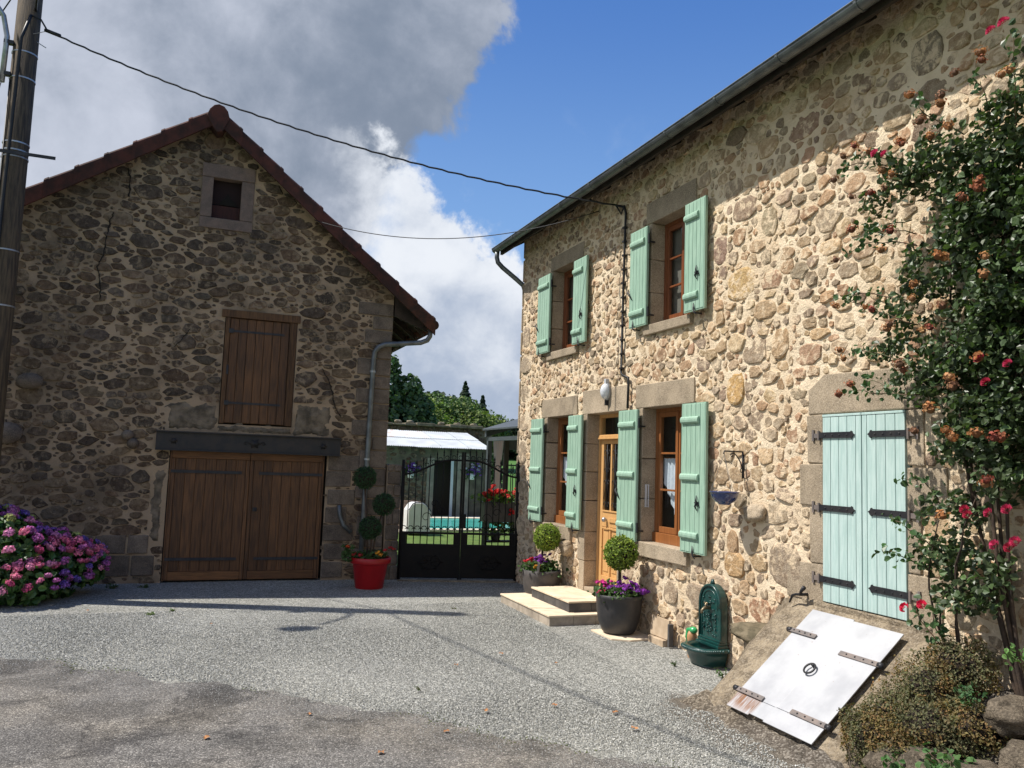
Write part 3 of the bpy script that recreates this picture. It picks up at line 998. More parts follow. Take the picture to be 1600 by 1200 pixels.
for (p, q) in ((a+.085, m1-.02), (m1+.02, m2-.02), (m2+.02, b-.085)):
    MB().box(x0+.010, x0+.02, p+.03, q-.03, .56, 1.11).obj('door_panel', M['door_wood'], fd, bevel=.006)
    MB().add([(x0+.03, p, 1.38), (x0+.03, q, 1.38), (x0+.03, q, 2.32), (x0+.03, p, 2.32)], [(0, 3, 2, 1)]).obj('pane', M['glass'], fd)
    gr = MB()
    c_ = (p+q)/2
    hw = (q-p)/2
    xg = x0+.004
    for (zc, rr) in ((1.47, .05), (2.20, .045), (1.95, .04), (1.78, .045)):
        for sg in (-1, 1):
            sp = []
            for k in range(15):
                t = k/14*5.2
                rr_ = rr*(1-.14*t)
                sp.append((xg, c_+sg*(hw*.45)+sg*rr_*.8*math.cos(t), zc+rr_*math.sin(t)))
            gr.tube(sp, .005, 5)
    gr.tube([(xg, c_, 1.39), (xg, c_, 2.31)], .006, 5)
    gr.tube([(xg, c_-hw*.8, 1.55), (xg, c_-hw*.2, 1.75), (xg, c_+hw*.2, 1.95), (xg, c_+hw*.8, 2.15)], .005, 5)
    gr.tube([(xg, c_+hw*.8, 1.55), (xg, c_+hw*.2, 1.75), (xg, c_-hw*.2, 1.95), (xg, c_-hw*.8, 2.15)], .005, 5)
    gr.obj('door_grille', M['iron'], fd, smooth=True)
MB().box(x0-.012, x0, a+.10, b-.10, 1.14, 1.165).box(x0-.012, x0, a+.10, b-.10, 1.375, 1.40).obj('door_moulding', M['door_wood'], fd, bevel=.004)
MB().ball((x0-.045, m2+.09, 1.27), .034, 10, 7).tube([(x0-.03, m2+.09, 1.27), (x0, m2+.09, 1.27)], .012, 8).obj('door_knob', M['galv'], fd, smooth=True)
MB().box(x0-.018, x0-.006, m1+.03, m2+.01, 1.24, 1.30).obj('letter_flap', M['door_wood'], fd, bevel=.004)
MB().add([(xd+.03, a, 2.45), (xd+.03, b, 2.45), (xd+.03, b, 2.69), (xd+.03, a, 2.69)], [(0, 3, 2, 1)]).obj('pane', M['glass'], fd)
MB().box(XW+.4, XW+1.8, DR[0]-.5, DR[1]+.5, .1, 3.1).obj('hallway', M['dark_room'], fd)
MB().box(XW-.01, XW+.30, DR[0]-.0, DR[1]+.0, .22, .325).obj('threshold', M['granite'], fd, bevel=.01)


# ---- shutters (open, lying against the wall)
def shutter(y0, y1, z0, z1, hinge_hi, bats, label=None):
    """hinge_hi: hinged at its y1 side (then the near side is free)"""
    x0, x1 = 5.100, 5.134
    n_ = 5
    sh = MB().box(x0+.003, x1, y0, y0+.012, z0, z1).box(x0+.003, x1, y1-.012, y1, z0, z1).box(x0+.006, x1, y0+.012, y1-.012, z0, z0+.012) \
        .box(x0+.006, x1, y0+.012, y1-.012, z1-.012, z1).obj('shutter', M['green_paint'], house, label=label)
    wd = (y1-y0-.028)/n_
    for k in range(n_):
        a_ = y0+.014+k*wd
        MB().box(x0, x1-.004, a_+.0025, a_+wd-.0025, z0+.013, z1-.013).obj('plank', M['green_paint'], sh, bevel=.0035)
    m0, m1_ = (.015, .115) if hinge_hi else (.035, .045)
    for zf in bats:
        z = z0+(z1-z0)*zf
        b0, b1 = (y0+m1_, y1-m0) if hinge_hi else (y0+m1_, y1-m0)
        P = [(x0-.002, z-.040), (x0-.018, z-.038), (x0-.030, z-.022), (x0-.033, z), (x0-.030, z+.022), (x0-.018, z+.038), (x0-.002, z+.040)]
        MB().prism(P, b0, b1, 'y').obj('batten', M['green_paint'], sh, bevel=.004)
    # hinge knuckles at the jamb, holdfasts
    hy = y1+.012 if hinge_hi else y0-.012
    for zf in (bats[0]-.01, bats[-1]+.01):
        z = z0+(z1-z0)*zf
        MB().tube([(x1-.01, hy, z-.06), (x1-.01, hy, z+.06)], .013, 8).box(x1-.012, XW+.01, hy-.008, hy+.008, z-.05, z-.03) \
            .box(x1-.002, x1+.006, min(hy, y0+.03 if not hinge_hi else y1-.03), max(hy, y0+.03 if not hinge_hi else y1-.03), z-.02, z+.02).obj('hinge', M['iron'], sh)
    # shutter dog under the leaf
    yc = y1-.13 if not hinge_hi else y0+.32*(y1-y0)+.05
    MB().tube([(XW+.02, yc, z0-.03), (x0-.015, yc, z0-.025)], .009, 6).tube([(x0-.016, yc-.05, z0-.05), (x0-.018, yc-.01, z0-.022), (x0-.018, yc, z0+.02), (x0-.014, yc+.008, z0+.085)], [.005, .010, .012, .004], 6) \
        .obj('shutter_dog', M['iron'], sh, smooth=True)
    if hinge_hi:
        yl = y0+.13
        zl = z0+(z1-z0)*.33
        MB().tube([(x0-.012, yl, zl-.075), (x0-.03, yl+.012, zl-.03), (x0-.018, yl, zl), (x0-.032, yl-.01, zl+.035), (x0-.012, yl+.012, zl+.085)], [.005, .011, .014, .010, .005], 6) \
            .box(x0-.012, x0-.001, yl-.02, yl+.02, zl-.02, zl+.02).tube([(x0-.01, yl-.035, zl-.02), (x0-.02, yl+.035, zl+.01)], .007, 6).obj('latch', M['iron'], sh, smooth=True)
    else:
        yl = y1-.03
        zl = z0+(z1-z0)*.36
        MB().tube([(x0-.01, yl+.03, zl+.06), (x0-.03, yl+.02, zl+.02), (x0-.02, yl-.01, zl-.03), (x0-.01, yl-.05, zl-.08)], [.006, .012, .012, .005], 6).obj('latch', M['iron'], sh, smooth=True)
    return sh


G3 = (.115, .50, .885)
G2 = (.14, .86)
shutter(11.845, 12.33, 1.105, 2.73, False, G3, 'green shutter at the far end of the ground floor')
shutter(10.45, 10.895, 1.105, 2.73, True, G3, 'green shutter between the far ground window and the front door')
shutter(8.875, 9.355, 1.095, 2.73, False, G3, 'green shutter standing half across the front door')
shutter(7.405, 7.875, 1.095, 2.74, True, G3, 'green shutter right of the window beside the hanging basket')
shutter(11.73, 12.21, 3.785, 5.06, False, G2, 'upstairs green shutter nearest the corner of the house')
shutter(10.42, 10.855, 3.785, 5.055, True, G2, 'upstairs green shutter right of the far window')
shutter(8.72, 9.14, 3.78, 5.04, False, G2, 'upstairs green shutter beside the black cable')
shutter(7.465, 7.868, 3.78, 5.055, True, G2, 'upstairs green shutter in full view above the ground window')

# ---- cellar door: two pale aqua leaves with black strap hinges
cd = MB().box(XW+.01, XW+.05, CD[0]-.0, CD[1], .895, 2.53).obj('cellar_door', M['aqua_paint'], house, label='pale aqua double door with long black hinges')
for (a, b, k0) in ((CD[0]+.004, 5.274, 0), (5.280, CD[1]-.004, 1)):
    n_ = 5
    wd = [(b-a)/n_]*n_
    if k0: wd = [(b-a)*.14] + [(b-a)*.215]*4
    else: wd = [(b-a)*.22]*4+[(b-a)*.12]
    y = a
    for q in wd:
        MB().box(XW-.028, XW+.010, y+.0025, y+q-.0025, .905, 2.505).obj('plank', M['aqua_paint'], cd, bevel=.003)
        y += q
    MB().box(XW-.032, XW+.010, a, b, 2.507, 2.528).obj('door_rail', M['aqua_paint'], cd, bevel=.003)
for z in (2.345, 1.71, 1.095):
    for s_ in (0, 1):
        hy = CD[1]+.035 if s_ else CD[0]-.035
        ey = 5.345 if s_ else 5.205
        d = -1 if s_ else 1
        g = MB()
        P = [(hy, z-.026), (ey-d*.045, z-.026), (ey-d*.04, z-.034), (ey-d*.028, z-.028), (ey-d*.024, z-.014), (ey, z), (ey-d*.024, z+.014), (ey-d*.028, z+.028), (ey-d*.04, z+.034), (ey-d*.045, z+.026), (hy, z+.026)]
        if d < 0: P = P[::-1]
        g.prism(P, XW-.040, XW-.029, 'x')
        for k in range(4):
            yy = hy+(ey-hy)*(.2+.2*k)
            g.ball((XW-.041, yy, z), .008, 6, 4)
        g.obj('strap_hinge', M['iron'], cd)
        g = MB().tube([(XW-.036, hy, z-.045), (XW-.036, hy, z+.04)], .012, 8)
        g.box(XW-.034, XW-.024, min(hy, hy-d*.07), max(hy, hy-d*.07), z-.022, z+.018).box(XW-.034, XW-.022, min(hy-d*.065, hy-d*.09), max(hy-d*.065, hy-d*.09), z-.05, z+.05)
        g.obj('hinge_plate', M['grey_iron'], cd)

# ---- roof of the house: boarded eave, slates, half-round gutter
rf_s = math.tan(R(30))
rx0 = 4.80
def rz(x): return 5.80 + (x-rx0)*rf_s
roof = MB().prism([(rx0, rz(rx0)), (8.4, rz(8.4)), (8.4, rz(8.4)+.06), (rx0-.03, rz(rx0)+.045)], Y0-.3, Y1+.28, 'y').obj('roof', M['old_timber'], house)
rg = random.Random(3)
sl = MB()
nrow = 26
for r_i in range(nrow):
    xx = rx0-.05 + r_i*.145
    z_ = rz(xx)+.05
    off = (r_i % 2)*.12
    y = Y0-.3+off
    while y < Y1+.26:
        wv = .24
        t = rg.uniform(0, .004)
        sl.box(xx, xx+.19, y+.002, min(y+wv-.002, Y1+.30), -.004, .004, Matrix.Rotation(-math.atan(rf_s)+.03, 3, 'Y'), None)
        sl.v[-8:] = [(p[0], p[1], p[2]+z_+.085+t) for p in sl.v[-8:]]
        y += wv
sl.obj('slates', M['slate'], roof, kind='stuff')
MB().prism([(8.4, rz(8.4)+.02), (11.9, rz(8.4)-3.5*rf_s+.02), (11.9, rz(8.4)-3.5*rf_s+.10), (8.4, rz(8.4)+.10)], Y0-.3, Y1+.28, 'y').obj('back_slope', M['slate'], roof)
MB().prism([(4.83, 5.70), (4.87, 5.70), (4.87, rz(4.87)), (4.83, rz(4.83))], Y0-.3, Y1+.27, 'y').obj('fascia_board', M['old_timber'], house)
MB().prism([(4.87, rz(4.87)-.10), (5.35, rz(5.35)-.10), (5.35, rz(5.35)-.03), (4.87, rz(4.87)-.03)], Y1+.18, Y1+.27, 'y').obj('verge_board', M['old_timber'], house)
for k in range(23):
    y = Y0+.1 + k*.6
    MB().prism([(4.88, rz(4.88)-.11), (5.5, rz(5.5)-.11), (5.5, rz(5.5)-.005), (4.88, rz(4.88)-.005)], y, y+.07, 'y').obj('rafter', M['old_timber'], house)
gut = MB()
gx, gz, gr_ = 4.745, 5.79, .068
P = [(gx+gr_*math.cos(t), gz+gr_*math.sin(t)) for t in [math.pi + math.pi*k/10 for k in range(11)]]
P2 = [(gx+(gr_-.006)*math.cos(t), gz+(gr_-.006)*math.sin(t)) for t in [math.pi + math.pi*k/10 for k in range(11)]][::-1]
gut.prism(P+P2, Y0-.3, Y1+.30, 'y')
gut.tube([(gx-gr_, Y0-.3, gz+.004), (gx-gr_, Y1+.30, gz+.004)], .010, 6)
gut.prism([(gx+gr_*math.cos(t), gz+gr_*math.sin(t)) for t in [math.pi + math.pi*k/10 for k in range(11)]], Y1+.30, Y1+.308, 'y')
gutter = gut.obj('gutter', M['zinc'], house, smooth=False)
for k in range(15):
    y = Y0+.1+k*.95
    PP = [(gx+(gr_+.006)*math.cos(t), gz+(gr_+.006)*math.sin(t)) for t in [math.pi + math.pi*q/10 for q in range(11)]]
    QQ = [(gx+(gr_+.0005)*math.cos(t), gz+(gr_+.0005)*math.sin(t)) for t in [math.pi + math.pi*q/10 for q in range(11)]][::-1]
    MB().prism(PP+QQ, y, y+.03, 'y').obj('gutter_bracket', M['zinc'], gutter)
# swan-neck pipe from the gutter to the far gable
MB().tube([(gx, 13.30, 5.74), (gx, 13.31, 5.63), (gx+.02, 13.30, 5.54), (gx+.10, 13.27, 5.45), (gx+.34, 13.21, 5.26), (gx+.47, 13.18, 5.15), (gx+.52, 13.17, 5.0), (gx+.52, 13.17, .1)], .042, 12).obj('downpipe', M['zinc'], house, smooth=True)

# wall lamp over the door
lamp = thing('wall_lamp', (5.17, 9.80, 3.0), 'oval glass bulkhead lamp on the lintel over the front door', 'wall lamp')
MB().lathe([(.001, 0), (.07, 0), (.072, .02), (.06, .035)], (0, 0, 0), 20).obj('tmp')
bpy.data.objects.remove(bpy.data.objects['tmp'])
def oval(c, ry, rz_, x0, x1, n=24):
    P = [(c[0]+ry*math.cos(2*math.pi*k/n), c[1]+rz_*math.sin(2*math.pi*k/n)) for k in range(n)]
    return MB().prism(P, x0, x1, 'x')
oval((9.80, 3.02), .085, .125, 5.135, 5.178).obj('lamp_base', M['galv'], lamp, bevel=.01)
g = MB()
g.ball((5.135, 9.80, 3.02), 1.0, 20, 12, sx=.075, sy=.073, sz=.112)
lampglass = mat('frosted_lamp_glass', (.75, .77, .80), (.6, .62, .66), 30, .12, .5, 60, .004, spec=.7, coat=.5)
g.obj('lamp_glass', lampglass, lamp, smooth=True)
MB().box(5.12, 5.178, 9.775, 9.825, 3.13, 3.19).obj('junction_box', M['white_metal'], lamp, bevel=.006)
MB().box(5.13, 5.178, 9.785, 9.815, 2.83, 2.90).obj('conduit_end', M['iron'], lamp)

# ==================================================================== STEPS
steps = thing('entrance_steps', (4.7, 10.2, 0), 'two low stone steps before the honey coloured front door', 'steps')
# lower step
x0s, y0s, y1s = 4.22, 9.42, 11.15
n_ = 5
for k in range(n_):
    a = y0s+(y1s-y0s)*k/n_; b = y0s+(y1s-y0s)*(k+1)/n_
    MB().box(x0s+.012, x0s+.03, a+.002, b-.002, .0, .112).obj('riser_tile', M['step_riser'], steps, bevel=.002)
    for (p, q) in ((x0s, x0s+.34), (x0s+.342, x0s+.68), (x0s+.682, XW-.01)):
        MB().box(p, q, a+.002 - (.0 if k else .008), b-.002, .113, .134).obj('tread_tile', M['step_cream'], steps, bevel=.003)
for k in range(3):
    a = x0s+.03+(XW-x0s-.04)*k/3; b = x0s+.03+(XW-x0s-.04)*(k+1)/3
    MB().box(a+.002, b-.002, y0s+.004, y0s+.02, 0, .112).obj('riser_tile', M['step_riser'], steps, bevel=.002)
MB().box(x0s+.031, XW-.02, y0s+.021, y1s-.01, 0, .112).obj('step_core', M['step_riser'], steps)
x0u, y0u, y1u = 4.56, 9.58, 10.82
for k in range(3):
    a = y0u+(y1u-y0u)*k/3; b = y0u+(y1u-y0u)*(k+1)/3
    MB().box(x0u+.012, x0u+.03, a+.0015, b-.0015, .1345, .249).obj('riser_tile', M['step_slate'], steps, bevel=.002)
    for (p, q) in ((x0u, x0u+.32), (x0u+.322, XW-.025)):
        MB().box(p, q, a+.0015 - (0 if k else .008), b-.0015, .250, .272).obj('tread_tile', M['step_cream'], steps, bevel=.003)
MB().box(x0u+.031, x0u+.33, y0u+.004, y0u+.02, .1345, .249).box(x0u+.334, XW-.03, y0u+.004, y0u+.02, .1345, .249).obj('riser_tile', M['step_slate'], steps, bevel=.002)
MB().box(x0u+.031, XW-.03, y0u+.021, y1u-.01, .1345, .249).obj('step_core', M['step_slate'], steps)

# ==================================================================== THE BARN
YB = 13.6
toB = lambda u, v, n: (u, YB - n, v)
barn = thing('stone_barn', (0.5, YB, 0), 'dark rubble stone barn with brown double doors and a red tiled gable', 'barn')
XL, XR = -4.1, 3.0
AP = (-.03, 7.47)
SL, SR = .68, .826
def roofz(x): return AP[1] - (SL*(AP[0]-x) if x < AP[0] else SR*(x-AP[0]))
BD = (-.36, 1.98, .03, 2.02)
US = (.30, 1.42, 2.46, 4.16)
SQ = (-.025, .40, 5.75, 6.41)
beamR = (-.58, 2.21, 2.02, 2.31)
def insB(u, v, r=0): return XL+.02 < u-r*.8 and u+r*.8 < XR-.01 and .03 < v-r*.4 and v + r*.4 < roofz(u)-.20
rectsB = [BD, US, (-.2, .6, 5.58, 6.62), beamR, (.2, 1.48, 4.1, 4.32)]
# cement patches round the shutter foot and the door edge carry no stones
patches = [(-.45, .28, 2.32, 2.78), (1.44, 2.05, 2.32, 2.85), (.28, 1.44, 2.32, 2.46), (-.60, -.40, .6, 1.75)]
quB = []
rgq = random.Random(9)
z = .05
i = 0
while z < 4.5:
    h = rgq.uniform(.20, .34)
    L = rgq.uniform(.42, .62) if i % 2 else rgq.uniform(.24, .36)
    quB.append((XR-L, XR-.004, z, z+h-.02))
    z += h; i += 1
lowB = []
x = -2.6
while x < -.6:
    L = rgq.uniform(.3, .6); lowB.append((x, min(x+L-.03, -.42), .45, .72)); x += L
x = -2.6
while x < -.6:
    L = rgq.uniform(.3, .6); lowB.append((x, min(x+L-.03, -.42), .12, .42)); x += L
for (zz, a, b) in ((.05, 2.02, 2.36), (.34, 2.05, 2.42), (.64, 2.02, 2.5), (.93, 2.04, 2.38), (1.22, 2.06, 2.5), (1.52, 2.02, 2.42), (1.78, 2.05, 2.55)):
    lowB.append((a, b, zz, zz+.25))
rb = rectsB + patches + quB + lowB
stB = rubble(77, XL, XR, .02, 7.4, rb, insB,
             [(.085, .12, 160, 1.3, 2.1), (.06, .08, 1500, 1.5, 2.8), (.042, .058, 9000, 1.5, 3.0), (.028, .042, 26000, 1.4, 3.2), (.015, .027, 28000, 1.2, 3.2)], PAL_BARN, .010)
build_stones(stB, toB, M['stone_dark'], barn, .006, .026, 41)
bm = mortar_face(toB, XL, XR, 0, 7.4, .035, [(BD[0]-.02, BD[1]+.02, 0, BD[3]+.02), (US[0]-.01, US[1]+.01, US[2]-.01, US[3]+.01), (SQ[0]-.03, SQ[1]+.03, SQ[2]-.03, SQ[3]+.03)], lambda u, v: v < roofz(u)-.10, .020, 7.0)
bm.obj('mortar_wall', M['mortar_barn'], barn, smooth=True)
for (a, b, c, d) in quB:
    block(rgq, a, b, YB-.028+rgq.uniform(-.006, .006), YB+.06, c, d).obj('corner_stone', M['granite_dark'], barn, bevel=.014)
for (a, b, c, d) in lowB:
    block(rgq, a, b, YB-.022+rgq.uniform(-.008, .006), YB+.05, c, d).obj('base_stone', M['granite_dark'], barn, bevel=.014)
for (a, b, c, d) in patches:
    mb = MB()
    nu, nv = max(4, int((b-a)/.04)), max(4, int((d-c)/.04))
    for j in range(nv+1):
        for i2 in range(nu+1):
            u = a+(b-a)*i2/nu; v = c+(d-c)*j/nv
            e_ = min(i2, nu-i2, j, nv-j)
            q = noise.noise(Vector((u*7, v*7, 1)))*.014 + noise.noise(Vector((u*20, v*20, 4)))*.009
            jx = noise.noise(Vector((u*6, v*6, 11)))*.16 if e_ == 0 else 0
            mb.v.append(toB(u+jx, v+jx, (.014 if e_ > 1 else (.004 if e_ == 1 else -.02))+q*1.4))
    for j in range(nv):
        for i2 in range(nu):
            k = j*(nu+1)+i2
            mb.f.append((k, k+1, k+nu+2, k+nu+1))
    mb.obj('cement_patch', M['render_barn'], barn, smooth=True)
# side walls, back
MB().prism([(YB+.02, 0), (17.5, 0), (17.5, 4.75), (YB+.02, 4.75)], XR-.05, XR, 'x').obj('side_wall', M['mortar_barn'], barn)
MB().prism([(YB+.02, 0), (17.5, 0), (17.5, 4.6), (YB+.02, 4.6)], XL, XL+.05, 'x').obj('side_wall', M['mortar_barn'], barn)
MB().prism([(XL, 0), (XR, 0), (XR, 4.9), (AP[0], 7.2), (XL, 4.5)], 17.4, 17.5, 'y').obj('back_wall', M['mortar_barn'], barn)
MB().box(XL+.1, XR-.1, YB+.30, YB+.36, .02, 4.3).box(-.4, .8, YB+.30, YB+.36, 4.31, 6.7).obj('dark_backing', M['dark_room'], barn)  # dark sheets added behind the doors to block light through their gaps
# projecting through-stones and a crack
for (x, z, w_, h_) in ((-2.33, 2.95, .18, .12), (-2.55, 2.18, .20, .16), (-.90, 2.10, .085, .085), (-.98, 2.22, .09, .08)):
    MB().ball((x, YB-.05, z), 1, 10, 6, sx=w_, sy=.12, sz=h_).obj('projecting_stone', M['granite_dark'], barn, smooth=True)
gap_shade = mat('painted_gap_shade', (.012, .01, .008), rough=1)  # near-black colour standing in for shade inside the cracks and nest hole
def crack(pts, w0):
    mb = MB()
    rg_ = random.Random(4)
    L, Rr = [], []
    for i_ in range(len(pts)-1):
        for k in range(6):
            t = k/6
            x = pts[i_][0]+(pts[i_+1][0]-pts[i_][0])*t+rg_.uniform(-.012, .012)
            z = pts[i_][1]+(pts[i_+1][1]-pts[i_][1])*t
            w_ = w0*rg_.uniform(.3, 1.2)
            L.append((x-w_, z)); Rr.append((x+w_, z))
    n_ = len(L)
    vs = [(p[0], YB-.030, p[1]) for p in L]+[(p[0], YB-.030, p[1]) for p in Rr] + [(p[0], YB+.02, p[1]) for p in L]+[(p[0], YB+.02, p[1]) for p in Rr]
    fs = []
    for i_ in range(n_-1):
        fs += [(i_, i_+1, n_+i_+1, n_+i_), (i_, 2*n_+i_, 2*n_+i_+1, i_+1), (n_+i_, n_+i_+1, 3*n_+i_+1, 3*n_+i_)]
    mb.add(vs, fs).obj('crack', gap_shade, barn)
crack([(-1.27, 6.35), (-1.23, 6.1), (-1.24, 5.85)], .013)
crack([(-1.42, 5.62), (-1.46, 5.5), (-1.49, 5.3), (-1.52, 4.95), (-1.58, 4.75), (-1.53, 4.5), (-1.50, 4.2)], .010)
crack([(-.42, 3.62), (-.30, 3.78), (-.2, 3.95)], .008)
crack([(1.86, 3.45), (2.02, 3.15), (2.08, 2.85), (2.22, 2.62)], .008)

# square loft opening
sq = MB().box(-.20, -.028, YB-.025, YB+.2, 5.75, 6.40).obj('loft_opening', M['granite_pink'], barn, bevel=.01, label='small square loft opening framed in grey-pink stone')
MB().box(.403, .60, YB-.022, YB+.2, 5.75, 6.40).obj('jamb_stone', M['granite_pink'], sq, bevel=.01)
MB().box(-.205, .605, YB-.025, YB+.2, 6.405, 6.63).obj('lintel', M['granite_pink'], sq, bevel=.012)
MB().box(-.205, .605, YB-.03, YB+.2, 5.57, 5.745).obj('window_sill', M['granite_pink'], sq, bevel=.012)
redw = mat('dark_red_board', (.055, .016, .012), (.03, .01, .008), 6, .8, .3, 30, .004, stretch=(9, 9, .6))
MB().box(-.028, .403, YB+.10, YB+.12, 5.745, 5.985).obj('board', redw, sq)
MB().box(-.028, .403, YB+.13, YB+.15, 6.0, 6.41).obj('board', mat('dark_hole_sheet', (.018, .008, .008), rough=.9), sq)  # near-black sheet standing in for the dark hole above the red board
MB().add([(.07, YB+.098, 6.0), (.36, YB+.098, 6.0), (.32, YB+.098, 6.07), (.25, YB+.098, 6.12), (.2, YB+.098, 6.2), (.16, YB+.098, 6.11), (.1, YB+.098, 6.06)], [tuple(range(7))]).obj('nest_hole', gap_shade, sq)  # flat dark shape, the shade of the hole given as colour

# barn doors
bd = MB().box(BD[0], BD[0]+.02, YB-.0, YB+.12, .03, 2.02).box(BD[1]-.02, BD[1], YB-.0, YB+.12, .03, 2.02).box(BD[0]+.02, BD[1]-.02, YB+.07, YB+.10, .03, 2.02).obj('barn_door', M['oak'], barn, label='brown boarded double barn door under a black steel beam')
for (a, b) in ((BD[0]+.022, .815), (.823, BD[1]-.022)):
    st_ = .055
    yf, yb_ = YB+.015, YB+.065
    MB().box(a, a+st_, yf, yb_, .04, 1.90).obj('stile', M['oak'], bd, bevel=.004)
    MB().box(b-st_, b, yf, yb_, .04, 1.90).obj('stile', M['oak'], bd, bevel=.004)
    MB().box(a, b, yf-.003, yb_, 1.905, 2.015).obj('rail', M['oak_rail'], bd, bevel=.004)
    MB().box(a+st_+.002, b-st_-.002, yf-.004, yb_, .04, .17).obj('rail', M['oak_rail'], bd, bevel=.004)
    n_ = 7
    wd = (b-a-2*st_-.004)/n_
    for k in range(n_):
        MB().box(a+st_+.002+k*wd+.002, a+st_+.002+(k+1)*wd-.002, yf+.010, yb_-.005, .172, 1.902).obj('plank', M['oak'], bd, bevel=.004)
hb = M['iron']
for z in (1.70, .36):
    for (p, q) in ((BD[0]+.01, .70), (.96, BD[1]-.01)):
        MB().box(p, q, YB+.008, YB+.014 if z > 1 else YB+.0095, z-.022, z+.022).box(p, q, YB+.002, YB+.0085, z-.022, z+.022).obj('strap_hinge', hb, bd)
MB().box(.90, .965, YB+.0, YB+.012, 1.10, 1.16).obj('lock_plate', hb, bd, bevel=.003)
MB().ball((.945, YB-.012, 1.13), .018, 8, 6).obj('door_knob', hb, bd, smooth=True)
# steel beam
bmx = MB().box(-.58, 2.21, YB-.11, YB-.095, 2.03, 2.30).box(-.58, 2.21, YB-.15, YB+.02, 2.295, 2.315).box(-.58, 2.21, YB-.15, YB+.02, 2.015, 2.033).box(-.57, 2.20, YB-.09, YB+.02, 2.035, 2.293).obj('steel_beam', M['steel_beam'], barn, bevel=.003)
for (x, r_) in ((-.33, .045), (.86, .07), (1.93, .045)):
    g = MB()
    g.prism([(x+r_*math.cos(t)*(1.5 if k % 2 == 0 else .8), 2.165+r_*math.sin(t)*(1.2 if k % 2 == 0 else .7)) for k, t in enumerate([2*math.pi*k/12 for k in range(12)])], YB-.122, YB-.109, 'y')
    g.ball((x, YB-.12, 2.165), .022, 8, 6)
    if r_ > .05:
        for sg in (-1, 1):
            g.tube([(x+sg*.06, YB-.118, 2.165), (x+sg*.13, YB-.118, 2.195), (x+sg*.16, YB-.118, 2.165), (x+sg*.12, YB-.118, 2.145)], .008, 5)
    g.obj('rosette', M['steel_beam'], bmx, smooth=True)
# upper hay-door
ud = MB().box(.24, 1.46, YB-.035, YB+.12, 4.165, 4.285).obj('hay_door', M['oak_weathered'], barn, bevel=.006, label='tall brown boarded hay door above the barn doors')
MB().box(.305, .375, YB-.02, YB+.1, 2.47, 4.163).obj('door_post', M['oak_weathered'], ud, bevel=.006)
MB().box(1.30, 1.41, YB-.02, YB+.1, 2.47, 4.163).obj('door_post', M['oak_weathered'], ud, bevel=.006)
MB().box(.377, 1.298, YB+.05, YB+.08, 2.48, 4.16).obj('backing', M['oak_weathered'], ud)
n_ = 7
for k in range(n_):
    a = .379+k*(.917/n_)
    MB().box(a+.003, a+.917/n_-.003, YB+.004, YB+.045, 2.485, 4.155).obj('plank', M['oak'], ud, bevel=.004)
for z in (3.95, 2.80):
    MB().box(.42, 1.22, YB-.006, YB+.003, z-.016, z+.016).box(.36, .43, YB-.03, YB-.004, z-.035, z+.035).obj('strap_hinge', M['iron'], ud)
MB().box(.36, .39, YB-.028, YB-.02, 3.25, 3.40).obj('strap_hinge', M['iron'], ud)

# roof slabs, verge tiles and gutter
RY0 = 13.38
def slab(xa, xb, name, mtl, t0, t1, ya, yb, par):
    return MB().prism([(xa, roofz(xa)+t0), (xb, roofz(xb)+t0), (xb, roofz(xb)+t1), (xa, roofz(xa)+t1)], ya, yb, 'y').obj(name, mtl, par)
broof = slab(AP[0], 3.70, 'roof', M['old_timber'], -.17, -.13, RY0+.05, 17.7, barn)
slab(-4.6, AP[0], 'roof_deck', M['old_timber'], -.17, -.13, RY0+.05, 17.7, broof)
for (xa, xb) in ((AP[0], 3.72), (-4.62, AP[0])):
    mb = MB()
    ny = 70
    nx_ = 2
    rows = 14
    for r_i in range(rows):
        xs_ = [xa+(xb-xa)*r_i/rows, xa+(xb-xa)*(r_i+1)/rows]
        o_ = len(mb.v)
        for j in range(ny+1):
            y = RY0+.12+(17.7-RY0-.12)*j/ny
            hh = .03*math.sin(j*math.pi*.5)
            for q, x in enumerate(xs_):
                mb.v.append((x, y, roofz(x)-.10+hh+(.03 if (q == 0) == (xb < AP[0]+.1) else 0)))
        for j in range(ny):
            mb.f.append((o_+2*j, o_+2*j+1, o_+2*j+3, o_+2*j+2))
    mb.obj('tile_field', M['tile'], broof, smooth=True, kind='stuff')
def verge(x0, x1, lift0, lift1, flare):
    """one verge tile: rounded top roll and a drop flange, thicker at its lower end"""
    prof = [(-.02, -.245), (-.045, -.24), (-.055, -.05), (-.05, -.01), (-.02, .022), (.03, .03), (.08, .005), (.10, -.05), (.08, -.06), (-.02, -.05)]
    vs = []
    for (x, lf_, k) in ((x0, lift0, 1.0), (x0+(x1-x0)*.86, lift1*.7, 1.0+flare*.5), (x0+(x1-x0)*.865, lift1, 1.0+flare), (x1, lift1, 1.0+flare)):
        zb = roofz(x)
        for (dy, dz) in prof:
            vs.append((x, RY0+dy*k, zb+dz*k+lf_-.02))
    n_ = len(prof)
    fs = [tuple(range(n_)), tuple(range(4*n_-1, 3*n_-1, -1))]
    for i_ in range(3):
        for k in range(n_):
            fs.append((i_*n_+k, i_*n_+(k+1) % n_, (i_+1)*n_+(k+1) % n_, (i_+1)*n_+k))
    return MB().add(vs, fs)
nR = 11
for k in range(nR):
    a = .02+(3.68-.02)*k/nR; b = .02+(3.68-.02)*(k+1)/nR
    verge(a, b+.004, .0, .034, .14).obj('verge_tile', M['tile'] if k < nR-2 else M['tile_brown'], broof, bevel=.004)
nL = 12
for k in range(nL):
    a = -.08+(-4.62+.08)*k/nL; b = -.08+(-4.62+.08)*(k+1)/nL
    verge(a, b-.004, .0, .034, .14).obj('verge_tile', M['tile'], broof, bevel=.004)
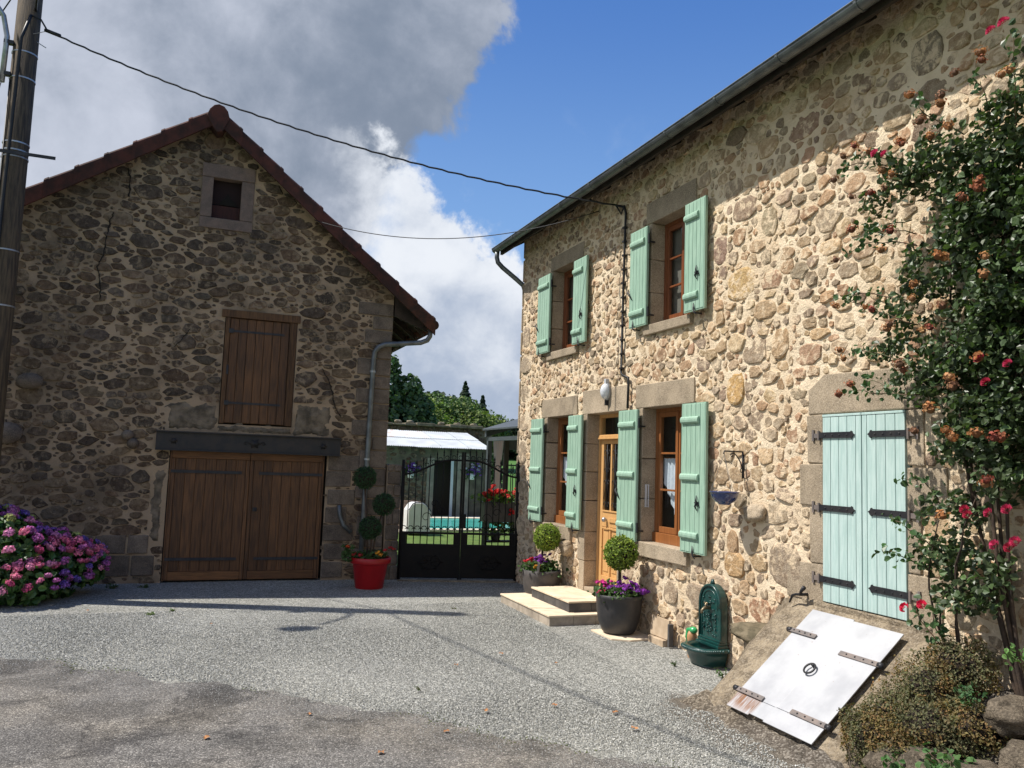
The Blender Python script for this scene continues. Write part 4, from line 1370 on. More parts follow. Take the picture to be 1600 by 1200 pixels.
# ridge cap seen end on
P = [(-.205, 7.30), (-.16, 7.42), (-.10, 7.49), (-.03, 7.515), (.05, 7.49), (.11, 7.42), (.145, 7.30), (.10, 7.20), (.05, 7.08), (-.03, 7.05), (-.09, 7.12), (-.15, 7.22)]
MB().prism(P, RY0-.075, RY0+.3, 'y').obj('ridge_cap', M['tile'], broof, bevel=.012)
MB().prism([(-.16, 7.40), (-.10, 7.47), (-.03, 7.50), (.05, 7.47), (.11, 7.40), (-.03, 7.30)], RY0+.3, 17.7, 'y').obj('ridge', M['tile'], broof)
# purlins and rafters in the open eave
for k in range(7):
    y = YB+.25+k*.6
    MB().prism([(XR-.1, roofz(XR-.1)-.30), (3.62, roofz(3.62)-.26), (3.62, roofz(3.62)-.17), (XR-.1, roofz(XR-.1)-.17)], y, y+.09, 'y').obj('rafter', M['old_timber'], broof)
MB().prism([(XR+.02, roofz(XR)-.52), (3.60, roofz(3.6)-.24), (3.60, roofz(3.6)-.18), (XR+.02, roofz(XR)-.18)], YB-.02, YB+.05, 'y').obj('verge_board', M['old_timber'], broof)
bg_ = MB()
gx2, gz2 = 3.66, roofz(3.66)-.11
bg_.tube([(gx2, RY0-.05, gz2), (gx2, 17.7, gz2)], .085, 16)
bgut = bg_.obj('eave_gutter', M['tile_brown'], barn, smooth=True)
MB().tube([(gx2-.02, RY0+.08, gz2-.06), (gx2-.03, RY0+.09, gz2-.18), (gx2-.07, RY0+.10, gz2-.25), (gx2-.18, RY0+.11, gz2-.30), (2.86, RY0+.12, 3.93), (2.76, RY0+.13, 3.88), (2.70, RY0+.14, 3.80), (2.685, RY0+.15, 3.66), (2.655, RY0+.15, 1.2), (2.64, RY0+.14, .05)], .043, 12) \
    .obj('downpipe', M['zinc'], bgut, smooth=True)
MB().tube([(2.682, RY0+.15, 3.44), (2.682, RY0+.15, 3.47)], .050, 12).tube([(2.66, RY0+.15, 1.97), (2.66, RY0+.15, 2.0)], .052, 12).obj('pipe_collar', M['galv'], bgut)
MB().tube([(2.25, YB-.05, 1.22), (2.27, YB-.06, 1.05), (2.33, YB-.08, .90), (2.46, YB-.10, .78)], .035, 8).obj('pipe_stub', M['zinc'], barn, smooth=True)

# stone pillar by the barn corner that carries the gate
pil = thing('gate_pillar', (3.14, 13.6, 0), 'rough stone gate pillar between the barn corner and the black gate', 'pillar')
z = 0.0
k = 0
while z < 1.88:
    h = rgq.uniform(.17, .27)
    if z+h > 1.88: h = 1.92-z
    if k % 2: 
        block(rgq, 3.03, 3.255, 13.50, 13.9, z+.006, z+h-.006).obj('stone', M['granite_dark'], pil, bevel=.018)
    else:
        block(rgq, 3.03, 3.13, 13.50, 13.9, z+.006, z+h-.006).obj('stone', M['granite_dark'], pil, bevel=.018)
        block(rgq, 3.142, 3.26, 13.49, 13.9, z+.006, z+h-.006).obj('stone', M['granite_dark'], pil, bevel=.018)
    z += h; k += 1
MB().box(3.02, 3.245, 13.53, 13.88, 0, 1.9).obj('mortar_core', M['mortar_barn'], pil)

# ==================================================================== THE GATE
gate = thing('iron_gate', (4.3, 13.25, 0), 'black wrought iron double gate with arched top between barn and house', 'gate')
GA, GB = Vector((3.27, 13.45, 0)), Vector((5.19, 13.02, 0))
gd = (GB-GA).normalized()
gn = Vector((gd.y, -gd.x, 0))
Lg = (GB-GA).length
def gp(s_, z, n=0.0): 
    p = GA+gd*s_+gn*n
    return (p.x, p.y, z)
def gbox(mb, s0, s1, z0, z1, t0=-.015, t1=.015):
    vs = [gp(s_, z_, n_) for s_ in (s0, s1) for n_ in (t0, t1) for z_ in (z0, z1)]
    mb.add(vs, [(0, 1, 3, 2), (4, 6, 7, 5), (0, 4, 5, 1), (2, 3, 7, 6), (0, 2, 6, 4), (1, 5, 7, 3)])
    return mb
Lm = Lg*.515
def topz(s_):
    t = s_/Lm if s_ < Lm else (Lg-s_)/(Lg-Lm)
    t = max(0, min(1, t))
    return 1.76 + .26*(.5-.5*math.cos(math.pi*min(1, t*1.22)))
for li, (sa, sb) in enumerate(((.0, Lm-.002), (Lm+.002, Lg))):
    gl = MB()
    # frame stiles, solid lower panel, rails
    gbox(gl, sa, sa+.035, .03, topz(sa)+.10 if li == 0 else 2.16)
    gbox(gl, sb-.035, sb, .03, 2.16 if li == 0 else 2.0)
    gbox(gl, sa+.035, sb-.035, .05, .56, -.008, .008)
    gbox(gl, sa+.035, sb-.035, .56, .61)
    gbox(gl, sa+.035, sb-.035, .775, .81)
    leaf = gl.obj('gate_leaf', M['gate_iron'], gate, label='gate leaf on the barn side' if li == 0 else 'gate leaf on the house side')
    # corner infills of the low open band, rounded slot
    mbf = MB()
    gbox(mbf, sa+.035, sa+.10, .605, .78, -.006, .006); gbox(mbf, sb-.12, sb-.035, .605, .78, -.006, .006)
    mbf.obj('slot_plate', M['gate_iron'], leaf)
    pts_ = [gp(sa+.02+(sb-sa-.04)*k/24, topz(sa+.02+(sb-sa-.04)*k/24)) for k in range(25)]
    MB().tube(pts_, .018, 6).obj('arched_rail', M['gate_iron'], leaf, smooth=True)
    nb = 8
    for k in range(nb):
        s_ = sa+.035+(sb-sa-.07)*(k+.65)/(nb+.3)
        zt = topz(s_)+.12
        b_ = MB()
        b_.tube([gp(s_, .60), gp(s_, zt)], .0085, 6)
        b_.tube([gp(s_, zt), gp(s_, zt+.03), gp(s_, zt+.09)], [.008, .014, .001], 6)
        b_.tube([gp(s_, zt-.03), gp(s_, zt-.01)], .014, 6)
        b_.tube([gp(s_, .85), gp(s_, .875)], .016, 6)
        b_.obj('bar', M['gate_iron'], leaf, smooth=True)
    sc_ = MB()
    for k in range(nb+1):
        s_ = sa+.035+(sb-sa-.07)*(k+.15)/(nb+.3)
        for sg in (-1, 1):
            sc_.tube([gp(s_+sg*(.006+.034*math.sin(t)), .855-.03*math.cos(t)+.02) for t in [.3+.5*q for q in range(9)]], .005, 4)
            zz = topz(s_)+.05
            sc_.tube([gp(s_+sg*(.004+.03*math.sin(t)), zz-.028*math.cos(t)) for t in [.3+.5*q for q in range(9)]], .005, 4)
    # big scrolls reaching into the field
    for (cx_, cz_, r_) in ((sa+.42, 1.05, .09), (sa+.55, 1.28, .07), (sb-.36, 1.15, .08)):
        MB().tube([gp(cx_+r_*(1-.11*t)*math.cos(t), cz_+r_*(1-.11*t)*math.sin(t)) for t in [.4*q for q in range(16)]], .006, 4).obj('scroll', M['gate_iron'], leaf, smooth=True)
    sc_.obj('scrollwork', M['gate_iron'], leaf, smooth=True, kind='stuff')
    em = MB()
    cx_ = (sa+sb)/2
    em.tube([gp(cx_+.17*math.cos(t), .31+.11*math.sin(t), .012) for t in [2*math.pi*q/24 for q in range(25)]], .009, 5)
    for q in range(6):
        t = q*math.pi/3
        em.tube([gp(cx_+.03*math.cos(t), .31+.02*math.sin(t), .012), gp(cx_+.12*math.cos(t+.3), .31+.08*math.sin(t+.3), .014), gp(cx_+.22*math.cos(t), .31+.13*math.sin(t), .012)], .008, 5)
    em.obj('cast_ornament', M['gate_iron'], leaf, smooth=True)
hp = MB()
gbox(hp, Lm-.005, Lm+.075, .88, 1.12, -.03, .03)
hp.obj('lock_box', M['gate_iron'], gate)
thr = MB()
gbox(thr, -.02, Lg-.0, .0, .022, -.14, .12)
thr.obj('gate_threshold', M['concrete'], gate)
# iron post on the wall side
MB().tube([gp(Lg+.005, 0), gp(Lg+.005, 2.02)], .028, 8).tube([gp(Lg+.005, 2.02), gp(Lg+.005, 2.12)], [.03, .002], 8).obj('gate_post', M['gate_iron'], gate, smooth=True)
MB().tube([gp(.0, 0), gp(.0, 2.0)], .024, 8).obj('gate_post', M['gate_iron'], gate, smooth=True)

# ==================================================================== plants
def leaves(pts, nrm, size, cols, rg, fold=.25, wide=.5, tilt=.9, six=False):
    """leaf faces at points; nrm are preferred outward directions"""
    n_ = len(pts)
    d = rg.normal(size=(n_, 3))
    nn = nrm + d*tilt
    nn /= np.linalg.norm(nn, axis=1)[:, None]+1e-9
    a = np.cross(nn, rg.normal(size=(n_, 3)))
    a /= np.linalg.norm(a, axis=1)[:, None]+1e-9
    b = np.cross(nn, a)
    s = size*rg.uniform(.6, 1.35, n_)[:, None]
    if six:
        # ovate leaf folded along its midrib: base, 2 left, tip, 2 right
        loc = [(0, 0, 0), (.28, wide, fold), (.68, wide*.85, fold), (1, 0, -.12), (.68, -wide*.85, fold), (.28, -wide, fold)]
        V = np.stack([pts + a*s*(l[0]-.5) + b*s*l[1] + nn*s*l[2] for l in loc], 1).reshape(-1, 3)
        F = (np.arange(n_)[:, None]*6 + np.array([[0, 1, 2, 3], ]).reshape(1, 4))
        G = (np.arange(n_)[:, None]*6 + np.array([[0, 3, 4, 5], ]).reshape(1, 4))
        return V, np.concatenate([F, G]), np.repeat(cols, 6, 0)
    loc = [(0, 0, 0), (.5, wide, fold), (1, 0, 0), (.5, -wide, fold)]
    V = np.stack([pts + a*s*(l[0]-.5) + b*s*l[1] + nn*s*l[2] for l in loc], 1).reshape(-1, 3)
    F = (np.arange(n_)[:, None]*4 + np.array([[0, 1, 2]]))
    G = (np.arange(n_)[:, None]*4 + np.array([[0, 2, 3]]))
    return V, np.concatenate([F, G]), np.repeat(cols, 4, 0)


def jitcol(base, n_, rg, var=.3, alt=None, palt=0.0):
    c = np.array(base)[None, :]*rg.uniform(1-var, 1+var, (n_, 1))*rg.uniform(.92, 1.08, (n_, 3))
    if alt is not None:
        m_ = rg.random(n_) < palt
        c[m_] = np.array(alt)[None, :]*rg.uniform(.7, 1.2, (m_.sum(), 1))
    return c


def leafobj(name, V, F, C, m, parent=None, **tags):
    o = bpy.data.objects.new(name, npmesh(name, V, F, m, C))
    return place(o, parent, **tags)


def sphere_pts(c, r, n_, rg, shell=.15):
    d = rg.normal(size=(n_, 3))
    d /= np.linalg.norm(d, axis=1)[:, None]
    rr = r*(1 - shell*rg.random(n_)[:, None]**1.5)
    lump = 1+.05*np.sin(d[:, :1]*7+c[0]*7)*np.cos(d[:, 1:2]*8+c[2]*9)+.05*rg.normal(size=(n_, 1))+.10*(rg.random((n_, 1)) > .97)
    return np.array(c)[None, :]+d*rr*lump, d


nr = np.random.default_rng(5)


def topiary_ball(name, c, r, base, parent, seed, n_=1900, alt=None, palt=0.):
    rg = np.random.default_rng(seed)
    p, d = sphere_pts(c, r, n_, rg)
    V, F, C = leaves(p, d, r*.13, jitcol(base, n_, rg, .35, alt, palt), rg, .2, .42, .8)
    o = leafobj(name, V, F, C, M['leaf_matt'], parent, kind='stuff')
    MB().ball(c, r*.84, 14, 10).obj('dark_core', M['soil'], parent, smooth=True)  # solid dark ball filling the crown behind the leaves
    return o


# ---- flower meshes
def petals_head(seed, n_=70, flat=.75, psize=.42, jit=.08):
    rg = np.random.default_rng(seed)
    d = rg.normal(size=(n_, 3)); d /= np.linalg.norm(d, axis=1)[:, None]
    d[:, 2] = np.abs(d[:, 2])*1.0-.25
    d /= np.linalg.norm(d, axis=1)[:, None]
    p = d*np.array([1, 1, flat])[None, :]*(1+jit*rg.normal(size=(n_, 1)))
    col = np.ones((n_, 3))*rg.uniform(.6, 1.25, (n_, 1))*rg.uniform(.92, 1.08, (n_, 3))
    V, F, C = leaves(p, d*1.4, psize, col, rg, .1, .5, .35)
    b = MB().ball((0, 0, 0), .8, 8, 6, sz=flat)
    V2 = np.array(b.v); F2 = []
    for f in b.f: F2 += [(f[0], f[1], f[2]), (f[0], f[2], f[3])]
    F = np.concatenate([F, np.array(F2)+len(V)])
    C = np.concatenate([C, np.full((len(V2), 3), .45)])
    return np.concatenate([V, V2]), F, C


def rose_mesh(seed, n_=20):
    rg = np.random.default_rng(seed)
    V, F, C = [], [], []
    for k in range(n_):
        t = k*2.4
        rad = .12+.88*(k/n_)**.8
        h = .55*(1-(k/n_)**1.5)
        up_ = Vector((math.cos(t), math.sin(t), 0))
        side = Vector((-math.sin(t), math.cos(t), 0))
        cpt = up_*rad*.55+Vector((0, 0, h))
        w_ = .25+.4*(k/n_)
        o_ = len(V)
        tip = up_*(rad*.45+.25)+Vector((0, 0, .28-.35*(k/n_)))
        V += [cpt-side*w_*.6-Vector((0, 0, .3)), cpt+side*w_*.6-Vector((0, 0, .3)), cpt+side*w_+tip*.5, cpt+tip*.62, cpt-side*w_+tip*.5]
        F += [(o_, o_+1, o_+2), (o_, o_+2, o_+3), (o_, o_+3, o_+4)]
        q = rg.uniform(.65, 1.2)
        C += [(q, q, q)]*5
    return np.array([tuple(v) for v in V]), np.array(F), np.array(C)


HEADS = [npmesh('flower_head', *petals_head(s)[:2], M['petal'], petals_head(s)[2]) for s in range(5)]
SMALLS = [npmesh('blossom', *petals_head(40+s, 26, .6, .7)[:2], M['petal'], petals_head(40+s, 26, .6, .7)[2]) for s in range(3)]
ROSES = [npmesh('rose_bloom', *rose_mesh(s)[:2], M['petal'], rose_mesh(s)[2]) for s in range(3)]
WITHERED = [npmesh('withered_bloom', *petals_head(80+s, 34, .9, .6, .28)[:2], M['petal'], petals_head(80+s, 34, .9, .6, .28)[2]) for s in range(3)]


def head(name, me, loc, s, col, parent, rot=None, **tags):
    o = bpy.data.objects.new(name, me)
    o.color = (*col, 1)
    COL.objects.link(o)
    o.parent = parent
    o.matrix_parent_inverse = Matrix.Translation(-parent.location)
    o.location = loc
    o.scale = (s, s, s)
    o.rotation_euler = rot if rot else (rnd.uniform(-.5, .5), rnd.uniform(-.5, .5), rnd.uniform(0, 6.3))
    return o


# ---- hydrangea
hy = thing('hydrangea', (-2.3, 12.4, 0), 'large pink and purple flowering hydrangea against the barn wall', 'hydrangea')
rgp = np.random.default_rng(12)
blobs = [((-2.45, 12.35, .50), (.85, .70, .60)), ((-1.75, 12.55, .42), (.55, .50, .46)), ((-2.9, 12.3, .62), (.6, .7, .55)), ((-2.15, 12.05, .28), (.7, .5, .32)), ((-3.4, 12.3, .5), (.6, .7, .55)), ((-1.35, 12.75, .42), (.30, .28, .30)), ((-2.5, 12.8, .75), (.6, .5, .42))]
PV, PF, PC = [], [], []
n0 = 0
for (c, r_) in blobs:
    n_ = int(1500*r_[0]*r_[2]/.4)
    d = rgp.normal(size=(n_, 3)); d /= np.linalg.norm(d, axis=1)[:, None]
    p = np.array(c)+d*np.array(r_)*(1-.5*rgp.random((n_, 1))**2)
    k_ = p[:, 2] > .03
    p, d = p[k_], d[k_]
    V, F, C = leaves(p, d+np.array([0, 0, .6]), .11, jitcol((.045, .10, .022), len(p), rgp, .4, (.10, .18, .04), .12), rgp, .15, .36, .5, six=True)
    PV.append(V); PF.append(F+n0); PC.append(C); n0 += len(V)
leafobj('foliage', np.concatenate(PV), np.concatenate(PF), np.concatenate(PC), M['leaf'], hy, kind='stuff')
hcols = [(.78, .24, .44), (.80, .22, .36), (.70, .26, .52), (.78, .18, .32), (.85, .34, .52), (.20, .14, .52), (.62, .10, .22), (.74, .30, .55)]
placed = []
tries = 0
while len(placed) < 210 and tries < 16000:
    tries += 1
    c, r_ = blobs[rnd.randrange(len(blobs))]
    t = rnd.uniform(-math.pi, math.pi); ph = math.asin(rnd.uniform(-.35, 1))
    d = Vector((math.cos(t)*math.cos(ph), math.sin(t)*math.cos(ph), math.sin(ph)))
    if d.y > .25 and d.z < .6: continue
    p = Vector((c[0]+d.x*r_[0]*1.03, c[1]+d.y*r_[1]*1.03, c[2]+d.z*r_[2]*1.03))
    if p.z < .12 or any((p-q).length < .088 for q in placed): continue
    inside_other = any(((p.x-b[0][0])/b[1][0])**2+((p.y-b[0][1])/b[1][1])**2+((p.z-b[0][2])/b[1][2])**2 < .82 for b in blobs)
    if inside_other: continue
    placed.append(p)
    purple = p.z > .75 or p.x > -1.55
    pal = [(.30, .13, .50), (.24, .15, .55), (.50, .15, .46), (.55, .16, .45)] if purple and rnd.random() < .65 else hcols[:5]+[(.62, .10, .24)]
    cc = rnd.choice(pal)
    if rnd.random() < .06: cc = (.45, .50, .16)
    head('flower_head', rnd.choice(HEADS), p, rnd.uniform(.043, .072), cc, hy, rot=(rnd.uniform(-.3, .3)-d.y*.0+.5*(d.y < 0), rnd.uniform(-.3, .3), rnd.uniform(0, 6.3)))
MB().tube([(-2.3, 12.4, 0), (-2.4, 12.35, .5)], .02, 6).tube([(-2.3, 12.45, 0), (-1.8, 12.5, .4)], .018, 6).tube([(-2.35, 12.4, 0), (-2.9, 12.4, .5)], .018, 6).obj('stem', M['bark'], hy)

# ---- red pot with triple ball topiary
rp = thing('red_planter', (2.64, 12.72, 0), 'big red plastic pot with a triple ball topiary by the gate', 'potted plant')
c = (2.64, 12.72, 0)
MB().lathe([(.001, .0), (.205, .0), (.215, .02), (.27, .38), (.275, .385), (.30, .385), (.312, .40), (.315, .47), (.305, .48), (.285, .475), (.28, .42), (.001, .42)], c, 32).obj('pot', M['red_plastic'], rp, smooth=True)
MB().tube([(2.62, 12.72, .40), (2.64, 12.72, .75), (2.60, 12.72, 1.0)], .016, 7).tube([(2.66, 12.73, .40), (2.70, 12.73, .8), (2.80, 12.73, 1.2)], .015, 7).tube([(2.60, 12.74, .40), (2.56, 12.74, .9), (2.50, 12.74, 1.55)], .015, 7).obj('trunk', M['bark'], rp, smooth=True)
for k, (bx, bz, br_) in enumerate(((2.49, 1.70, .175), (2.81, 1.29, .170), (2.615, .925, .175))):
    topiary_ball('foliage_ball', (bx, 12.72, bz), br_, (.022, .062, .020), rp, 60+k, 2000)
rg = np.random.default_rng(8)
p = np.stack([rg.uniform(-.27, .27, 420), rg.uniform(-.27, .27, 420), rg.uniform(.43, .56, 420)], 1)
p = p[(p[:, 0]**2+p[:, 1]**2 < .075)]+np.array([c[0], c[1], 0])
p2 = np.stack([rg.uniform(2.20, 2.38, 130), rg.uniform(12.6, 12.8, 130), rg.uniform(.40, .66, 130)], 1)
p = np.concatenate([p, p2])
V, F, C = leaves(p, np.tile([0, 0, 1.], (len(p), 1)), .05, jitcol((.05, .10, .025), len(p), rg), rg)
leafobj('underplanting', V, F, C, M['leaf_matt'], rp, kind='stuff')
for (x, y, z, cc) in ((2.27, 12.65, .64, (.75, .10, .02)), (2.70, 12.50, .57, (.85, .42, .03)), (2.83, 12.55, .60, (.5, .02, .02)), (2.93, 12.68, .62, (.5, .02, .03)), (2.45, 12.55, .53, (.45, .03, .03)), (2.36, 12.6, .53, (.4, .03, .02)), (2.74, 12.48, .54, (.85, .36, .03)), (2.99, 12.7, .60, (.55, .04, .03))):
    head('blossom', rnd.choice(SMALLS), (x, y, z), .034, cc, rp)

# ---- charcoal pot with ball topiary, right of the steps
def ball_pot(name, loc, label, potm, prof, stem, ball, ballcol, flowers, seed, slab_=True):
    t_ = thing(name, loc, label, 'potted plant', None)
    MB().lathe(prof, loc, 36).obj('pot', potm, t_, smooth=True)
    MB().lathe([(.001, stem[0]-.02), (prof[-1][0]*.9, stem[0]-.02)], loc, 24).obj('soil', M['soil'], t_)
    MB().tube([(loc[0], loc[1], loc[2]+stem[0]-.05), (loc[0]+.006, loc[1]+.01, loc[2]+stem[1])], .017, 7).obj('trunk', M['bark'], t_, smooth=True)
    topiary_ball('foliage_ball', ball[0], ball[1], ballcol, t_, seed, 3000, (.30, .38, .05), .3)
    rg = np.random.default_rng(seed)
    R_ = prof[-1][0]
    n_ = 520
    p = rg.normal(size=(n_, 3))*np.array([R_*.5, R_*.5, .045])+np.array([loc[0], loc[1], loc[2]+stem[0]+.05])
    V, F, C = leaves(p, np.tile([0, 0, .8], (n_, 1)), .055, jitcol((.05, .10, .025), n_, rg), rg)
    leafobj('underplanting', V, F, C, M['leaf_matt'], t_, kind='stuff')
    for (cc, cnt, cen, sp) in flowers:
        for _ in range(cnt):
            head('blossom', rnd.choice(SMALLS), (cen[0]+rnd.gauss(0, sp), cen[1]+rnd.gauss(0, sp), cen[2]+rnd.gauss(0, sp*.55)), rnd.uniform(.022, .034), cc, t_)
    return t_


L1 = (4.86, 8.80, .03)
profA = [(.001, 0), (.165, 0), (.20, .03), (.245, .14), (.27, .28), (.275, .40), (.285, .42), (.287, .455), (.277, .46), (.262, .45), (.258, .40)]
ball_pot('topiary_pot', L1, 'round charcoal pot with a clipped ball tree and purple petunias beside the steps', M['black_pot'], profA, (.42, .80), ((4.87, 8.80, .97), .20), (.135, .20, .028),
         [((.34, .05, .48), 26, (L1[0]+.02, L1[1]-.16, .60), .085), ((.80, .06, .38), 14, (L1[0]-.12, L1[1]+.12, .58), .05), ((.25, .04, .42), 10, (L1[0]+.12, L1[1]-.24, .57), .05), ((.78, .08, .20), 5, (L1[0]-.17, L1[1]+.10, .50), .03)], 90)
pl = MB().prism([(4.62, 8.52), (4.62, 9.05), (5.16, 9.05), (5.16, 8.42), (4.80, 8.40)], .006, .028, 'z').obj('stone_slab', M['step_cream'], None, label='flat pale slab lying under the charcoal topiary pot', cat='slab', bevel=.004)
L2 = (4.86, 11.15, .0)
profB = [(.001, 0), (.20, 0), (.23, .03), (.265, .20), (.28, .38), (.285, .46), (.272, .465), (.26, .45), (.258, .40)]
tp2 = ball_pot('topiary_pot', L2, 'dark grey tub with a clipped ball tree and red and orange flowers by the gate', M['grey_pot'], profB, (.44, .78), ((4.90, 11.08, .935), .195), (.17, .25, .03),
         [((.75, .02, .05), 12, (L2[0]-.13, L2[1]+.16, .57), .045), ((.28, .05, .42), 16, (L2[0]+.0, L2[1]-.02, .62), .07), ((.9, .38, .02), 5, (L2[0]-.13, L2[1]-.08, .53), .035)], 91)
MB().box(4.70, 4.715, 10.88, 10.96, .44, .60, Matrix.Rotation(.25, 3, 'X')).obj('slate_label', M['step_slate'], tp2, bevel=.004)

# projecting rough boulder in the wall, left of the door
def rock(name, c, s, m, seed, parent=None, **tags):
    mb = MB().ball((0, 0, 0), 1, 22, 15)
    vs = []
    for p in mb.v:
        v = Vector(p)
        k = 1+.34*noise.noise(v*1.3+Vector((seed, 0, 0)))+.20*noise.noise(v*3.1+Vector((0, seed, 0)))+.09*noise.noise(v*8+Vector((seed, 0, seed)))
        v = Vector((max(-.95, min(.95, v.x*k)), max(-.95, min(.95, v.y*k)), max(-.85, min(.9, v.z*k))))
        vs.append((c[0]+v.x*s[0], c[1]+v.y*s[1], c[2]+v.z*s[2]))
    mb.v = vs
    return mb.obj(name, m, parent, smooth=True, **tags)
wall_rock = mat('warm_boulder', (.46, .35, .23), (.31, .235, .155), 6, .92, .9, 30, .02, speck=(110, .4, (.6, .5, .38)), spec=.2)
rock('projecting_stone', (5.17, 10.92, .80), (.13, .14, .13), wall_rock, 3, house)
rock('projecting_stone', (5.17, 6.64, 1.60), (.085, .15, .10), M['granite'], 41, house)

# ---- wall fountain
wf = thing('wall_fountain', (5.1, 7.3, 0), 'dark green cast iron wall fountain with arched back and scalloped basin', 'wall fountain')
FY, FX = 7.26, 5.13
def arch(hw, zb, zs, zt, n_=14):
    P = [(FY-hw, zb), (FY+hw, zb), (FY+hw, zs)]
    for k in range(1, n_):
        t = k/n_
        a_ = math.pi*t
        P.append((FY+hw*math.cos(a_), zs+(zt-zs)*(math.sin(a_)**.85)))
    P.append((FY-hw, zs))
    return P
MB().prism(arch(.185, .10, .60, .83), FX-.05, FX+.04, 'x').obj('back_plate', M['fountain'], wf, bevel=.012)
P = arch(.175, .26, .60, .815)
MB().tube([(FX-.054, a_, b_) for (a_, b_) in P[1:]], .014, 6).obj('border_moulding', M['fountain'], wf, smooth=True)
P = arch(.135, .28, .58, .765)
MB().tube([(FX-.052, a_, b_) for (a_, b_) in P[1:]], .007, 6).obj('border_moulding', M['fountain'], wf, smooth=True)
MB().tube([(FX-.02, FY, .82), (FX-.02, FY, .875)], [.03, .012], 8).obj('finial', M['fountain'], wf, smooth=True)
MB().box(FX-.09, FX+.035, FY-.20, FY+.20, .205, .235).box(FX-.075, FX+.035, FY-.19, FY+.19, .236, .262).box(FX-.062, FX+.035, FY-.188, FY+.188, .263, .285).obj('ledge', M['fountain'], wf, bevel=.006)
rl = MB()
rr_ = random.Random(2)
for k in range(46):
    yy = FY+rr_.uniform(-.11, .11); zz = rr_.uniform(.31, .70)
    a_ = rr_.uniform(0, 6.28); q = rr_.uniform(.012, .024)
    rl.tube([(FX-.050, yy-q*math.cos(a_), zz-q*math.sin(a_)), (FX-.066, yy, zz), (FX-.050, yy+q*math.cos(a_+.8), zz+q*math.sin(a_+.8))], [.003, .008, .003], 5)
rl.obj('relief', M['fountain'], wf, smooth=True)
brass = mat('weathered_brass', (.30, .23, .14), (.2, .16, .1), 20, .4, .2, 40, .002, metallic=.6)
MB().tube([(FX-.04, FY, .585), (FX-.12, FY, .585), (FX-.15, FY, .56), (FX-.152, FY, .53)], [.02, .016, .014, .012], 8).tube([(FX-.10, FY, .59), (FX-.10, FY, .63)], .012, 7).tube([(FX-.10, FY-.03, .635), (FX-.10, FY+.03, .635)], .008, 6) \
    .lathe([(.001, 0), (.04, 0), (.04, .006), (.001, .006)], (0, 0, 0), 4).obj('tap', brass, wf, smooth=True)
# basin: bow-fronted
def basin_ring(k, z, n_=20):
    P = []
    for i_ in range(n_+1):
        a_ = math.pi*i_/n_
        yy = FY + .02 - .225*k*math.copysign(abs(math.cos(a_))**.75, math.cos(a_))
        xx = FX+.03 - .31*k*(math.sin(a_)**.62)
        P.append((xx, yy, z))
    return P
rings = [basin_ring(.78, .015), basin_ring(.80, .03), basin_ring(.92, .12), basin_ring(.95, .155), basin_ring(1.06, .16), basin_ring(1.08, .18), basin_ring(1.04, .205), basin_ring(.90, .205), basin_ring(.84, .17), basin_ring(.70, .12), basin_ring(.02, .12)]
mb = MB()
nn_ = len(rings[0])
for rg_ in rings: mb.v += rg_
for i_ in range(len(rings)-1):
    for k in range(nn_-1):
        mb.f.append((i_*nn_+k, i_*nn_+k+1, (i_+1)*nn_+k+1, (i_+1)*nn_+k))
mb.f.append(tuple(range(nn_)))
mb.obj('basin', M['fountain'], wf, smooth=True)
gd_ = MB()
br = basin_ring(1.07, .183, 44)
for p_ in br: gd_.ball(p_, .017, 7, 5)
gd_.obj('gadroon_rim', M['fountain'], wf, smooth=True)

# little green and orange figure behind the basin
tf = thing('garden_ornament', (5.08, 7.66, 0), 'small glazed green and orange ornament tucked behind the fountain basin', 'ornament')
og = mat('orange_glaze', (.52, .29, .16), (.42, .22, .1), 20, .4, 0)
gg = mat('green_glaze', (.03, .30, .10), (.05, .38, .12), 15, .25, 0, coat=.4)
MB().ball((5.06, 7.55, .225), 1, 12, 9, sx=.055, sy=.05, sz=.085).obj('body', og, tf, smooth=True)
MB().ball((5.06, 7.525, .305), 1, 12, 8, sx=.045, sy=.05, sz=.036).obj('head', gg, tf, smooth=True)
MB().tube([(5.06, 7.53, .315), (5.04, 7.59, .30), (5.04, 7.615, .22), (5.05, 7.60, .14)], [.022, .024, .02, .01], 8).obj('wing', gg, tf, smooth=True)
MB().box(5.03, 5.10, 7.50, 7.60, 0, .15).obj('foot', og, tf, bevel=.02)

# leaning tiles and small block by the wall
MB().box(5.085, 5.115, 8.06, 8.43, .085, .30, Matrix.Rotation(.10, 3, 'Y')).obj('stone_tile', M['terracotta'], None, label='pale square tile leaning on the wall beside the charcoal pot', cat='tile', bevel=.004)
MB().box(5.06, 5.12, 8.0, 8.035, .02, .27).obj('stone_tile', M['step_slate'], None, label='dark narrow slab on edge beside the leaning pale tile', cat='slab', bevel=.004)
MB().box(5.03, 5.10, 8.08, 8.40, .0, .08).obj('brick', M['terracotta'], None, label='low brown block lying under the leaning pale tile', cat='block', bevel=.006)
# drooping pink petals fallen there
for (x, y) in ((4.98, 8.52), (4.95, 8.45)):
    pass
# stone ledge left of the hatch
lg = thing('stone_ledge', (5.0, 6.45, 0), 'mossy stone ledge jutting from the wall left of the cellar hatch', 'ledge')
rock('slab', (5.03, 6.36, .50), (.24, .40, .085), mat('mossy_stone', (.20, .165, .11), (.10, .085, .055), 9, .95, .9, 30, .02, spec=.15), 5, lg)
rock('support_stone', (5.12, 6.33, .20), (.12, .20, .28), wall_rock, 7, lg)
rock('support_stone', (5.12, 6.62, .18), (.07, .12, .26), wall_rock, 17, lg)

